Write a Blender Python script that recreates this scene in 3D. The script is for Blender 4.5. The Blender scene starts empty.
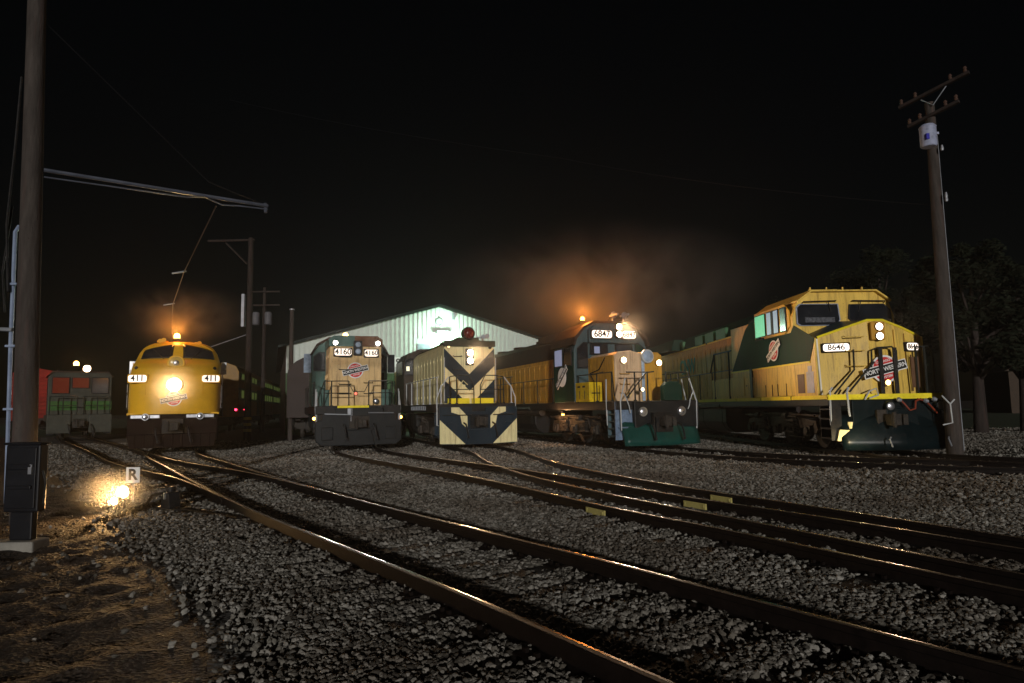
import bpy, math, random
import numpy as np
from mathutils import Matrix, Vector
random.seed(4); rng = np.random.default_rng(4)
SC = bpy.context.scene
COL = SC.collection
PI = math.pi
R = math.radians
HEAD = 0.17          # rail head height over the ballast

# ------------------------------------------------------------------ camera
F, YH = 660.0, 407.0
PITCH = math.atan((YH-341.5)/F); ROLL = R(1.0); HC = 1.52
cam = bpy.data.cameras.new('camera'); co = bpy.data.objects.new('camera', cam); COL.objects.link(co)
cam.sensor_width = 36; cam.lens = F*36/1024; cam.clip_end = 2000; cam.clip_start = .05
co.matrix_world = Matrix.Translation((0, 0, HC)) @ Matrix.Rotation(PI/2+PITCH, 4, 'X') @ Matrix.Rotation(-ROLL, 4, 'Z')
SC.camera = co

def at(px, py, Y):
    """point seen at picture position px, py standing Y metres in front"""
    x, y = px-512, 341.5-py
    c, s = math.cos(ROLL), math.sin(ROLL); x, y = c*x+s*y, -s*x+c*y
    c, s = math.cos(PITCH), math.sin(PITCH)
    d = (x, c*F-s*y, s*F+c*y)
    return (d[0]/d[1]*Y, Y, HC+d[2]/d[1]*Y)

# ------------------------------------------------------------------ materials
MC = {}
def mat(name, col, rough=.6, metal=0, var=.25, scale=3.0, bump=.0, bscale=40, spec=.16, dirt=None, dirtamt=.35, coat=0, streak=False):
    if name in MC: return MC[name]
    m = bpy.data.materials.new(name); m.use_nodes = True
    nt = m.node_tree; n = nt.nodes; l = nt.links
    b = n['Principled BSDF']
    b.inputs['Roughness'].default_value = rough; b.inputs['Metallic'].default_value = metal
    b.inputs['Specular IOR Level'].default_value = spec
    b.inputs['Coat Weight'].default_value = coat
    tc = n.new('ShaderNodeTexCoord')
    mp = n.new('ShaderNodeMapping'); l.new(tc.outputs['Object'], mp.inputs['Vector'])
    if streak: mp.inputs['Scale'].default_value = (1, 1, .18)
    nz = n.new('ShaderNodeTexNoise'); nz.inputs['Scale'].default_value = scale; nz.inputs['Detail'].default_value = 8
    nz.inputs['Roughness'].default_value = .65
    l.new(mp.outputs[0], nz.inputs['Vector'])
    mx = n.new('ShaderNodeMix'); mx.data_type = 'RGBA'
    rp = n.new('ShaderNodeMapRange'); rp.inputs['From Min'].default_value = .35; rp.inputs['From Max'].default_value = .65
    l.new(nz.outputs['Fac'], rp.inputs['Value'])
    l.new(rp.outputs[0], mx.inputs['Factor'])
    mx.inputs['A'].default_value = (*[c*(1-var) for c in col], 1)
    mx.inputs['B'].default_value = (*[min(1, c*(1+var*.6)) for c in col], 1)
    out = mx.outputs['Result']
    if dirt:
        nz2 = n.new('ShaderNodeTexNoise'); nz2.inputs['Scale'].default_value = scale*3.1; nz2.inputs['Detail'].default_value = 10
        nz2.inputs['Roughness'].default_value = .75
        l.new(mp.outputs[0], nz2.inputs['Vector'])
        rp2 = n.new('ShaderNodeMapRange'); rp2.inputs['From Min'].default_value = .5; rp2.inputs['From Max'].default_value = .72
        rp2.inputs['To Max'].default_value = dirtamt*2
        rp2.clamp = True
        l.new(nz2.outputs['Fac'], rp2.inputs['Value'])
        m2 = n.new('ShaderNodeMix'); m2.data_type = 'RGBA'; l.new(rp2.outputs[0], m2.inputs['Factor'])
        l.new(out, m2.inputs['A']); m2.inputs['B'].default_value = (*dirt, 1); out = m2.outputs['Result']
    if streak:
        mq = n.new('ShaderNodeMapping'); mq.inputs['Scale'].default_value = (1, 1, .07); l.new(tc.outputs['Object'], mq.inputs['Vector'])
        nq = n.new('ShaderNodeTexNoise'); nq.inputs['Scale'].default_value = 11; nq.inputs['Detail'].default_value = 6; l.new(mq.outputs[0], nq.inputs['Vector'])
        rq = n.new('ShaderNodeMapRange'); rq.inputs['From Min'].default_value = .54; rq.inputs['From Max'].default_value = .72; rq.inputs['To Max'].default_value = .62; l.new(nq.outputs['Fac'], rq.inputs['Value'])
        mk = n.new('ShaderNodeMix'); mk.data_type = 'RGBA'; l.new(rq.outputs[0], mk.inputs['Factor']); l.new(out, mk.inputs['A']); mk.inputs['B'].default_value = (.05+col[0]*.18, .03+col[1]*.13, .02+col[2]*.1, 1) if max(col) > .2 else (col[0]*1.3+.006, col[1]*.9+.004, col[2]*.9+.003, 1); out = mk.outputs['Result']
        # small chips and spots
        ns = n.new('ShaderNodeTexNoise'); ns.inputs['Scale'].default_value = 30; ns.inputs['Detail'].default_value = 3; l.new(tc.outputs['Object'], ns.inputs['Vector'])
        rs = n.new('ShaderNodeMapRange'); rs.inputs['From Min'].default_value = .68; rs.inputs['From Max'].default_value = .72; rs.inputs['To Max'].default_value = .7; l.new(ns.outputs['Fac'], rs.inputs['Value'])
        mz = n.new('ShaderNodeMix'); mz.data_type = 'RGBA'; l.new(rs.outputs[0], mz.inputs['Factor']); l.new(out, mz.inputs['A']); mz.inputs['B'].default_value = (.06, .03, .018, 1) if max(col) > .2 else (.02, .013, .009, 1); out = mz.outputs['Result']
    l.new(out, b.inputs['Base Color'])
    rr = n.new('ShaderNodeMapRange'); rr.inputs['To Min'].default_value = max(.05, rough-.12); rr.inputs['To Max'].default_value = min(1, rough+.15)
    l.new(nz.outputs['Fac'], rr.inputs['Value']); l.new(rr.outputs[0], b.inputs['Roughness'])
    if bump:
        nb = n.new('ShaderNodeTexNoise'); nb.inputs['Scale'].default_value = bscale; nb.inputs['Detail'].default_value = 6
        l.new(mp.outputs[0], nb.inputs['Vector'])
        bp = n.new('ShaderNodeBump'); bp.inputs['Strength'].default_value = bump; bp.inputs['Distance'].default_value = .02
        l.new(nb.outputs['Fac'], bp.inputs['Height']); l.new(bp.outputs[0], b.inputs['Normal'])
    MC[name] = m
    return m
def emit(name, col, s, base=1):
    if name in MC: return MC[name]
    m = bpy.data.materials.new(name); m.use_nodes = True
    nt = m.node_tree; b = nt.nodes['Principled BSDF']
    b.inputs['Base Color'].default_value = (*[q*base for q in col], 1); b.inputs['Roughness'].default_value = .3
    b.inputs['Emission Color'].default_value = (*col, 1); b.inputs['Emission Strength'].default_value = s
    nz = nt.nodes.new('ShaderNodeTexNoise'); nz.inputs['Scale'].default_value = 6
    rp = nt.nodes.new('ShaderNodeMapRange'); rp.inputs['To Min'].default_value = s*.8; rp.inputs['To Max'].default_value = s*1.2
    nt.links.new(nz.outputs['Fac'], rp.inputs['Value']); nt.links.new(rp.outputs[0], b.inputs['Emission Strength'])
    MC[name] = m
    return m

RUST = (.05, .022, .012)
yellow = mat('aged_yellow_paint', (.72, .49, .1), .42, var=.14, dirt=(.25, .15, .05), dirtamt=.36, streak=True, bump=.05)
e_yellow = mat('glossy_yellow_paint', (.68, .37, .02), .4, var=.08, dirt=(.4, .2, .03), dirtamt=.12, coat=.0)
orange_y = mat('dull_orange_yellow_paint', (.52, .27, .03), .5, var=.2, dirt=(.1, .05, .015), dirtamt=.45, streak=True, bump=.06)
tan = mat('faded_tan_yellow_paint', (.66, .46, .22), .5, var=.12, dirt=(.22, .11, .06), dirtamt=.25, streak=True, bump=.05)
cream = mat('pale_cream_paint', (.74, .66, .36), .45, var=.1, dirt=(.3, .22, .1), dirtamt=.2, streak=True, bump=.04)
pinkish = mat('faded_pale_yellow_paint', (.6, .42, .26), .5, var=.12, dirt=(.25, .1, .05), dirtamt=.35, streak=True, bump=.05)
green = mat('dark_green_paint', (.005, .028, .018), .55, var=.25, spec=.05, dirt=(.018, .02, .014), dirtamt=.2, streak=True)
teal = mat('teal_green_paint', (.06, .125, .11), .42, var=.2, dirt=(.05, .045, .035), dirtamt=.3, streak=True)
slate = mat('slate_grey_green_paint', (.05, .085, .095), .45, var=.2, dirt=(.04, .03, .02), dirtamt=.3, streak=True)
navy = mat('dark_blue_paint', (.01, .022, .034), .35, var=.2, dirt=(.03, .03, .035), dirtamt=.2, streak=True)
blackm = mat('black_oily_steel', (.012, .012, .013), .45, var=.4, dirt=(.05, .035, .022), dirtamt=.3, scale=5, bump=.1)
pilotm = mat('dark_grey_steel', (.008, .01, .012), .42, var=.35, dirt=(.03, .024, .018), dirtamt=.3, scale=4, bump=.08)
ploww = mat('bottle_green_plow_steel', (.006, .05, .042), .3, var=.25, dirt=(.02, .03, .025), dirtamt=.25, scale=3, bump=.05)
plowd = mat('dark_teal_plow_steel', (.002, .007, .009), .32, var=.3, dirt=(.02, .02, .018), dirtamt=.25, scale=3, bump=.05)
truckm = mat('dusty_truck_steel', (.032, .028, .025), .7, var=.45, dirt=(.09, .065, .04), dirtamt=.3, scale=6, bump=.25)
roofb = mat('sooty_brown_roof', (.04, .025, .018), .6, var=.4, scale=4)
glass = mat('dark_cab_glass', (.012, .014, .018), .07, var=.3, spec=.6)
glass_pale = mat('pale_reflecting_glass', (.3, .38, .5), .15, var=.4)
chrome = mat('worn_bright_metal', (.6, .62, .68), .28, .9, var=.15)
railtube = mat('pale_grey_handrail_paint', (.42, .44, .46), .4, var=.15)
darktube = mat('dark_handrail_paint', (.02, .022, .02), .4, var=.2)
stripe = mat('bright_yellow_sill_paint', (.82, .68, .03), .4, var=.08, dirt=(.3, .22, .03), dirtamt=.2)
red = mat('red_paint', (.55, .03, .03), .4, var=.1)
white = mat('white_paint', (.75, .75, .75), .5, var=.06)
black = mat('black_lettering', (.008, .008, .008), .5, var=.1)
wood = mat('weathered_pole_wood', (.05, .042, .038), .85, var=.4, scale=8, bump=.5, bscale=30, dirt=(.04, .035, .03), dirtamt=.3, streak=True)
darkwood = mat('creosoted_pole_wood', (.028, .022, .02), .85, var=.4, scale=8, bump=.5, bscale=30, streak=True)
tie_m = mat('creosoted_sleeper_wood', (.022, .018, .015), .85, var=.5, scale=7, bump=.5, bscale=25)
rail_m = mat('rusty_rail_steel', (.007, .0045, .0038), .6, .2, var=.4, scale=9, bump=.1)
railtop = mat('worn_rail_head_steel', (.12, .085, .06), .18, .95, var=.3, scale=6)
galv = mat('galvanised_steel', (.3, .32, .36), .45, .5, var=.2)
concrete = mat('stained_concrete', (.22, .21, .19), .9, var=.25, bump=.3)
boxm = mat('dark_cabinet_paint', (.007, .008, .011), .4, var=.3)
E_WARM = (1.0, .62, .25); E_ORANGE = (1, .33, .05); E_WHITE = (1, .93, .82)
lens_warm = emit('warm_headlight_glow', (1, .78, .45), 14)
lens_white = emit('white_lamp_glow', E_WHITE, 12)
lens_orange = emit('orange_beacon_glow', (1, .42, .08), 14)
lens_peach = emit('soft_peach_lamp_glow', (1, .6, .38), 4)
board_w = emit('backlit_number_board', (1, .86, .74), .95)
board_b = emit('brightly_backlit_number_board', (1, .84, .72), 1.5)
green_in = emit('green_lit_cab_interior', (.15, .9, .4), .42, .1)
lav_in = emit('lavender_lit_cab_glass', (.45, .5, .75), .34, .2)

# ------------------------------------------------------------------ mesh building
class MB:
    def __init__(s): s.v = []; s.f = []; s.m = []; s.T = None
    def add(s, vs, fs, m=0):
        o = len(s.v)
        if s.T is not None: vs = [tuple(s.T @ Vector(v)) for v in vs]
        s.v += [tuple(v) for v in vs]; s.f += [tuple(i+o for i in f) for f in fs]; s.m += [m]*len(fs)
        return s
    def box(s, x0, x1, y0, y1, z0, z1, m=0):
        if x0 > x1: x0, x1 = x1, x0
        if y0 > y1: y0, y1 = y1, y0
        if z0 > z1: z0, z1 = z1, z0
        return s.add([(x0,y0,z0),(x1,y0,z0),(x1,y1,z0),(x0,y1,z0),(x0,y0,z1),(x1,y0,z1),(x1,y1,z1),(x0,y1,z1)],
                     [(0,3,2,1),(4,5,6,7),(0,1,5,4),(1,2,6,5),(2,3,7,6),(3,0,4,7)], m)
    def prism(s, pts, a, b, axis='y', m=0):
        """polygon pts extruded a..b along an axis; pts are (x,z) for y, (y,z) for x, (x,y) for z"""
        n = len(pts)
        ar = sum(pts[i][0]*pts[(i+1) % n][1]-pts[(i+1) % n][0]*pts[i][1] for i in range(n))
        if ar < 0: pts = pts[::-1]
        f = {'y': lambda p, t: (p[0], t, p[1]), 'x': lambda p, t: (t, p[0], p[1]), 'z': lambda p, t: (p[0], p[1], t)}[axis]
        vs = [f(p, a) for p in pts]+[f(p, b) for p in pts]
        fs = [tuple(range(n)), tuple(range(2*n-1, n-1, -1))]+[(i, n+i, n+(i+1) % n, (i+1) % n) for i in range(n)]
        if (axis == 'y') == (b < a): fs = [q[::-1] for q in fs]
        return s.add(vs, fs, m)
    def tube(s, pts, r, m=0, seg=7, r1=None):
        pts = [Vector(p) for p in pts]; n = len(pts); vs = []; fs = []
        up = None
        for i, p in enumerate(pts):
            d = (pts[min(i+1, n-1)]-pts[max(i-1, 0)]).normalized()
            if up is None: up = d.orthogonal().normalized()
            up = (up-d*up.dot(d))
            up = up.normalized() if up.length > 1e-5 else d.orthogonal().normalized()
            w = d.cross(up)
            rr = r if r1 is None else r+(r1-r)*i/(n-1)
            for k in range(seg):
                a = 2*PI*k/seg
                vs.append(p+up*math.cos(a)*rr+w*math.sin(a)*rr)
        for i in range(n-1):
            for k in range(seg):
                fs.append((i*seg+k, i*seg+(k+1) % seg, (i+1)*seg+(k+1) % seg, (i+1)*seg+k))
        fs.append(tuple(range(seg))[::-1]); fs.append(tuple(range((n-1)*seg, n*seg)))
        return s.add(vs, fs, m)
    def disc(s, c, r, d, h, m=0, seg=20, r1=None):
        c = Vector(c); d = Vector(d).normalized()
        return s.tube([c, c+d*h], r, m, seg, r1)
    def lathe(s, prof, c, d, m=0, seg=24):
        """prof: list of (radius, distance along d)"""
        c = Vector(c); d = Vector(d).normalized(); up = d.orthogonal().normalized(); w = d.cross(up)
        vs = []; fs = []
        for (r, t) in prof:
            for k in range(seg):
                a = 2*PI*k/seg; vs.append(c+d*t+up*math.cos(a)*r+w*math.sin(a)*r)
        for i in range(len(prof)-1):
            for k in range(seg): fs.append((i*seg+k, i*seg+(k+1) % seg, (i+1)*seg+(k+1) % seg, (i+1)*seg+k))
        fs.append(tuple(range(seg))[::-1]); fs.append(tuple(range((len(prof)-1)*seg, len(prof)*seg)))
        return s.add(vs, fs, m)
    def grid(s, P, m=0, closed=False):
        """P[i][j] points"""
        a, b = len(P), len(P[0]); vs = [p for row in P for p in row]
        fs = [(i*b+j, i*b+j+1, (i+1)*b+j+1, (i+1)*b+j) for i in range(a-1) for j in range(b-1)]
        return s.add(vs, fs, m)
    def obj(s, name, mats, parent=None, loc=None, rotz=0, smooth=False, bevel=0, solid=0):
        me = bpy.data.meshes.new(name); me.from_pydata(s.v, [], s.f)
        if not isinstance(mats, (list, tuple)): mats = [mats]
        for m in mats: me.materials.append(m)
        me.polygons.foreach_set('material_index', s.m)
        if smooth:
            me.polygons.foreach_set('use_smooth', [True]*len(me.polygons))
            me.set_sharp_from_angle(angle=R(38))
        o = bpy.data.objects.new(name, me); COL.objects.link(o)
        if parent: o.parent = parent
        if loc: o.location = loc
        if rotz: o.rotation_euler.z = rotz
        if solid:
            q = o.modifiers.new('thick', 'SOLIDIFY'); q.thickness = solid; q.offset = 1
        if bevel:
            q = o.modifiers.new('bevel', 'BEVEL'); q.width = bevel; q.segments = 2; q.limit_method = 'ANGLE'; q.angle_limit = R(40)
        return o

def tag(o, label, cat, group=None, kind=None):
    if label: o['label'] = label
    if cat: o['category'] = cat
    if group: o['group'] = group
    if kind: o['kind'] = kind
    return o
def thing(name, label, cat, loc=(0,0,0), rotz=0, group=None):
    o = bpy.data.objects.new(name, None); COL.objects.link(o); o.empty_display_size = .2
    o.location = loc; o.rotation_euler.z = rotz
    return tag(o, label, cat, group)
def struct(o): o['kind'] = 'structure'; return o
def text(body, name, m, parent, loc, size, rot=(PI/2, 0, 0), ext=.004, bold=.012, sx=1.0):
    c = bpy.data.curves.new(name, 'FONT'); c.body = body; c.size = size; c.extrude = ext; c.offset = bold*size
    c.align_x = 'CENTER'; c.align_y = 'CENTER'; c.materials.append(m)
    q = bpy.data.objects.new('t', c); me = bpy.data.meshes.new_from_object(q); bpy.data.objects.remove(q); bpy.data.curves.remove(c)
    o = bpy.data.objects.new(name, me); COL.objects.link(o); o.parent = parent
    o.location = loc; o.rotation_euler = rot; o.scale = (sx, 1, 1)
    return o
def light(kind, parent, loc, power, col, size=.05, rot=(-PI/2, 0, 0), spot=None, blend=.5):
    d = bpy.data.lights.new('lamp_bulb', kind); d.energy = power; d.color = col; d.shadow_soft_size = size
    if spot: d.spot_size = R(spot); d.spot_blend = blend
    o = bpy.data.objects.new('lamp_bulb', d); COL.objects.link(o); o.parent = parent; o.location = loc; o.rotation_euler = rot
    return o
def lamp(parent, name, c, r, lens, power=0, col=E_WARM, spot=120, housing=blackm, depth=.12, twin=False, tilt=0, kind='SPOT'):
    """round lamp facing -y: housing part with a glowing lens; the bulb's light leaves through the lens"""
    x, y, z = c
    b = MB()
    b.lathe([(r*1.0, 0), (r*1.18, .0), (r*1.25, -.02), (r*1.25, -depth), (r*.7, -depth-.03)], (x, y, z), (0, -1, 0))
    h = b.obj(name, housing, parent, smooth=True)
    g = MB(); g.lathe([(r*.98, .002), (r*.8, .018), (r*.4, .028), (.001, .032)], (x, y, z), (0, -1, 0), seg=20)
    le = g.obj('lens', lens, h, smooth=True)
    if power: light(kind, h, (x, y-.09, z), power, col, .04, rot=(-PI/2+R(tilt), 0, 0), spot=spot, blend=.8)
    return h
def board(parent, c, w, h, num, matb, rz=0, size=None, frame=blackm):
    """backlit number board facing -y"""
    b = MB(); b.box(-w/2-.035, w/2+.035, 0, .12, -h/2-.035, h/2+.035)
    o = b.obj('number_board', frame, parent, loc=c, rotz=rz, bevel=.03)
    g = MB(); rr = h*.32; pts = []
    for (cx, cz, a0) in ((w/2-rr, h/2-rr, 0), (-w/2+rr, h/2-rr, 90), (-w/2+rr, -h/2+rr, 180), (w/2-rr, -h/2+rr, 270)):
        for k in range(5): a = R(a0+k*22.5); pts.append((cx+rr*math.cos(a), cz+rr*math.sin(a)))
    g.prism(pts, -.012, .004, 'y'); g.obj('glowing_panel', matb, o)
    text(num, 'number', black, o, (0, -.016, 0), size or h*.92, bold=.02)
    return o
def emblem(parent, c, r, rz=0, tilt=18, rx=0, wide=1.0, ball=None, bar=None, ink=None):
    """red ball with a dark lettered bar across it"""
    b = MB()
    b.lathe([(r, 0), (r, -.012)], (0, 0, 0), (0, 1, 0), 0, 32)
    b.lathe([(r*.86, -.012), (r*.86, -.018)], (0, 0, 0), (0, 1, 0), 1, 32)
    L = r*1.62; H = r*.36; t = R(tilt); ct, st = math.cos(t), math.sin(t)
    def q(l, h): return [(x*ct-z*st, x*st+z*ct) for x, z in ((-l, -h), (l, -h), (l, h), (-l, h))]
    b.prism(q(L, H), -.018, -.026, 'y', 0); b.prism(q(L*.96, H*.82), -.026, -.032, 'y', 2)
    o = b.obj('emblem', [white, ball or red, bar or black], parent, loc=c, rotz=rz)
    o.rotation_euler.x = rx; o.scale = (wide, 1, 1)
    text('NORTH WESTERN', 'lettering', ink or white, o, (0, -.036, 0), r*.42, rot=(PI/2, -t, 0), ext=.002, bold=.02, sx=.92)
    for sgn, w in ((1, 'CHICAGO'), (-1, 'SYSTEM')) if ball is None else ():
        text(w, 'lettering', white, o, (-sgn*r*.52*st, -.021, sgn*r*.56*ct), r*.24, rot=(PI/2, -t, 0), ext=.002, bold=.02)
    return o

def coupler(parent, y, z=.88, hoses=True):
    b = MB(); b.box(-.14, .14, y-.02, y+.5, z-.12, z+.12); b.box(-.2, .12, y-.28, y-.02, z-.15, z+.15)
    b.box(.06, .2, y-.36, y-.12, z-.14, z+.14); b.tube([(-.14, y-.3, z-.2), (-.14, y-.3, z+.2)], .05, seg=10)
    b.box(-.35, .35, y+.1, y+.2, z-.26, z+.26)
    o = b.obj('coupler', truckm, parent, bevel=.02)
    if hoses:
        for x in (-.55, .5):
            g = MB(); g.tube([(x, y+.1, z-.05), (x+.02, y-.12, z-.1), (x+.04, y-.2, z-.3), (x+.1, y-.15, z-.52)], .03, seg=8)
            g.disc((x+.1, y-.15, z-.5), .045, (.1, 0, -1), .08); g.obj('air_hose', blackm, parent, smooth=True)
WHEEL = {}
def wheel_mesh(r):
    k = round(r, 3)
    if k not in WHEEL:
        b = MB()
        b.lathe([(.05, .06), (.12, .06), (.13, .02), (r*.78, .0), (r*.86, .03), (r*.93, .05), (r, .05), (r+.005, -.07), (r+.03, -.08), (r+.03, -.1), (r*.8, -.1), (.1, -.06)], (0, 0, 0), (1, 0, 0), 0, 32)
        me = b.obj('wheel', truckm, smooth=True); WHEEL[k] = me.data; bpy.data.objects.remove(me)
    return WHEEL[k]
def truck(parent, yc, axles, r=.5, hx=1.08, style=0):
    """bogie: side frames with journal boxes and springs as one part, each wheel its child"""
    b = MB(); y0, y1 = axles[0]-.45, axles[-1]+.45
    for s in (-1, 1):
        xa, xb = s*hx, s*(hx+.1)
        low = .42
        pts = [(y0, .55), (y0+.1, .78)]
        pts += [(axles[0]+.3, .86), (axles[-1]-.3, .86), (y1-.1, .78), (y1, .55)]
        pts += [(y1-.12, low)]
        for i in range(len(axles)-1, 0, -1):
            a, c = axles[i], axles[i-1]
            pts += [(a-.3, low-.02), (a-.42, low+.16), ((a+c)/2+.16, low+.14), ((a+c)/2, low+.02), ((a+c)/2-.16, low+.14), (c+.42, low+.16), (c+.3, low-.02)]
        pts += [(y0+.12, low)]
        b.prism(pts, xa, xb, 'x')
        for a in axles:
            b.box(s*(hx+.08), s*(hx+.2), a-.17, a+.17, .36, .66); b.disc((s*(hx+.2), a, .5), .12, (s, 0, 0), .06, seg=14)
            b.box(s*(hx-.04), s*(hx+.12), a-.22, a+.22, .66, .74)
        for i in range(len(axles)-1):
            m_ = (axles[i]+axles[i+1])/2
            for dy in (-.2, 0, .2):
                for k in range(5): b.disc((s*(hx+.17), m_+dy, .48+k*.055), .075, (0, 0, 1), .03, seg=10)
            b.box(s*(hx+.06), s*(hx+.26), m_-.32, m_+.32, .76, .82); b.box(s*(hx+.06), s*(hx+.26), m_-.3, m_+.3, .42, .47)
            b.disc((s*(hx+.2), m_+.42, .92), .11, (0, -1, 0), .3, seg=12)
            b.tube([(s*(hx+.22), m_+.1, .92), (s*(hx+.22), m_-.45, .9), (s*(hx+.16), m_-.55, .5)], .025)
            b.tube([(s*(hx+.15), axles[i]+.2, .3), (s*(hx+.15), axles[i+1]-.2, .3)], .02)
        b.tube([(s*(hx+.18), y0, .95), (s*(hx+.18), (y0+y1)/2, 1.0), (s*(hx+.18), y1, .93)], .03)
        b.box(s*(hx-.2), s*(hx+.05), y0, y1, .86, .98)
    b.box(-hx, hx, (y0+y1)/2-.3, (y0+y1)/2+.3, .4, .85); b.box(-hx, hx, y0, y0+.12, .45, .75); b.box(-hx, hx, y1-.12, y1, .45, .75)
    t = b.obj('truck', truckm, parent, bevel=.012)
    for a in axles:
        for s in (-1, 1):
            w = bpy.data.objects.new('wheel', wheel_mesh(r)); COL.objects.link(w); w.parent = t; w.location = (s*.76, a, r)
            if s < 0: w.rotation_euler.z = PI
        ax = MB(); ax.disc((-.76, a, r), .09, (1, 0, 0), 1.52, seg=12); ax.obj('axle', truckm, t)
    return t
def fuel_tank(parent, y0, y1, hw=1.3):
    b = MB(); pts = [(-hw, 1.15), (-hw, .62), (-hw+.1, .4), (-hw+.35, .22), (hw-.35, .22), (hw-.1, .4), (hw, .62), (hw, 1.15)]
    b.prism(pts, y0, y1, 'y')
    for y in (y0+.4, (y0+y1)/2, y1-.4): b.prism([(p[0]*1.01, p[1]-.006) for p in pts], y, y+.06, 'y')
    b.tube([(-hw-.1, y0+.2, 1.25), (-hw-.1, y1-.2, 1.25)], .1, seg=12)
    return b.obj('fuel_tank', pilotm, parent, bevel=.03)
def handrail(parent, pts, posts, r=.02, m=darktube, foot=None, name='handrail', mid=None):
    """pts: the rail; posts: (x,y,z_bottom,z_top) uprights"""
    b = MB(); b.tube(pts, r)
    if mid: b.tube(mid, r*.85)
    for (x, y, z0, z1) in posts: b.tube([(x, y, z0), (x, y, z1)], r*1.1); b.box(x-.04, x+.04, y-.04, y+.04, z0, z0+.03)
    return b.obj(name, m, parent, smooth=True)
def grabs(parent, x0, x1, y, zs, m=darktube, dy=-.09):
    for z in zs:
        b = MB(); b.tube([(x0, y, z+.03), (x0, y+dy, z), (x1, y+dy, z), (x1, y, z+.03)], .014); b.obj('grab_iron', m, parent, smooth=True)
def steps(parent, x, y0, y1, z0, z1, n=3, m=blackm, w=.3, name='step'):
    b = MB(); s = 1 if x > 0 else -1
    for k in range(n):
        z = z0+(z1-z0)*k/n; b.box(x-s*w, x, y0, y1, z, z+.035)
    b.box(x-s*w, x, y0-.03, y0, z0-.04, z1); b.box(x-s*w, x, y1, y1+.03, z0-.04, z1)
    return b.obj(name, m, parent)
def horn(parent, c, n=3, m=galv):
    b = MB()
    for k in range(n):
        x = c[0]+(k-(n-1)/2)*.13; L = .3+.08*k
        b.lathe([(.018, .0), (.022, L*.6), (.04, L*.85), (.085, L)], (x, c[1], c[2]+.03*(k % 2)), (0, -1, 0), seg=14)
    b.box(c[0]-.2, c[0]+.2, c[1], c[1]+.06, c[2]-.03, c[2]+.04); b.box(c[0]-.03, c[0]+.03, c[1], c[1]+.06, c[2]-.16, c[2])
    return b.obj('horn', m, parent, smooth=True)
def beacon(parent, c, power, r=.07, col=E_ORANGE, lens=None, spot=150):
    b = MB(); b.lathe([(r*1.3, -.05), (r*1.3, 0), (r*1.05, .01)], c, (0, 0, 1), seg=16)
    o = b.obj('beacon', blackm, parent, smooth=True)
    g = MB(); g.lathe([(r, .01), (r, r*1.1), (r*.7, r*1.7), (.002, r*1.95)], c, (0, 0, 1), seg=16); g.obj('lens', lens or lens_orange, o, smooth=True)
    if power: light('POINT', o, (c[0], c[1]-r*1.2, c[2]+r*3.2), power*.4, col, .04)
    return o
def window(parent, pts, a, b_, axis, pane=glass, frame=blackm, fw=.045, name='window'):
    """framed pane: polygon pts on a wall, from a (outer face) to b_ (towards the wall)"""
    cx = sum(p[0] for p in pts)/len(pts); cz = sum(p[1] for p in pts)/len(pts)
    def grow(d): 
        out = []
        for x, z in pts:
            dx, dz = x-cx, z-cz; L = math.hypot(dx, dz); out.append((x+dx/L*d*1.3, z+dz/L*d*1.3))
        return out
    F_ = MB(); F_.prism(grow(fw), b_, a, axis); o = F_.obj(name, frame, parent)
    d = .006 if a > b_ else -.006
    g = MB(); g.prism(pts, a-d*2, a+d, axis); g.obj('pane', pane, o)
    return o
def door_ribs(b, x, y0, y1, z0, z1, step=.55, m=0, t=.02):
    """door seams, hinges and latches on a hood side at x (sign gives the side)"""
    s = 1 if x > 0 else -1; y = y0
    while y < y1-.1:
        w = min(step, y1-y)-.05
        b.box(x, x+s*t, y+.025, y+w+.025, z0, z1, m)
        for z in (z0+.15, z1-.2): b.box(x+s*t, x+s*(t+.02), y+.02, y+.09, z, z+.09, m)
        b.box(x+s*t, x+s*(t+.025), y+w-.05, y+w-.02, (z0+z1)/2, (z0+z1)/2+.16, m)
        y += step

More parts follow.
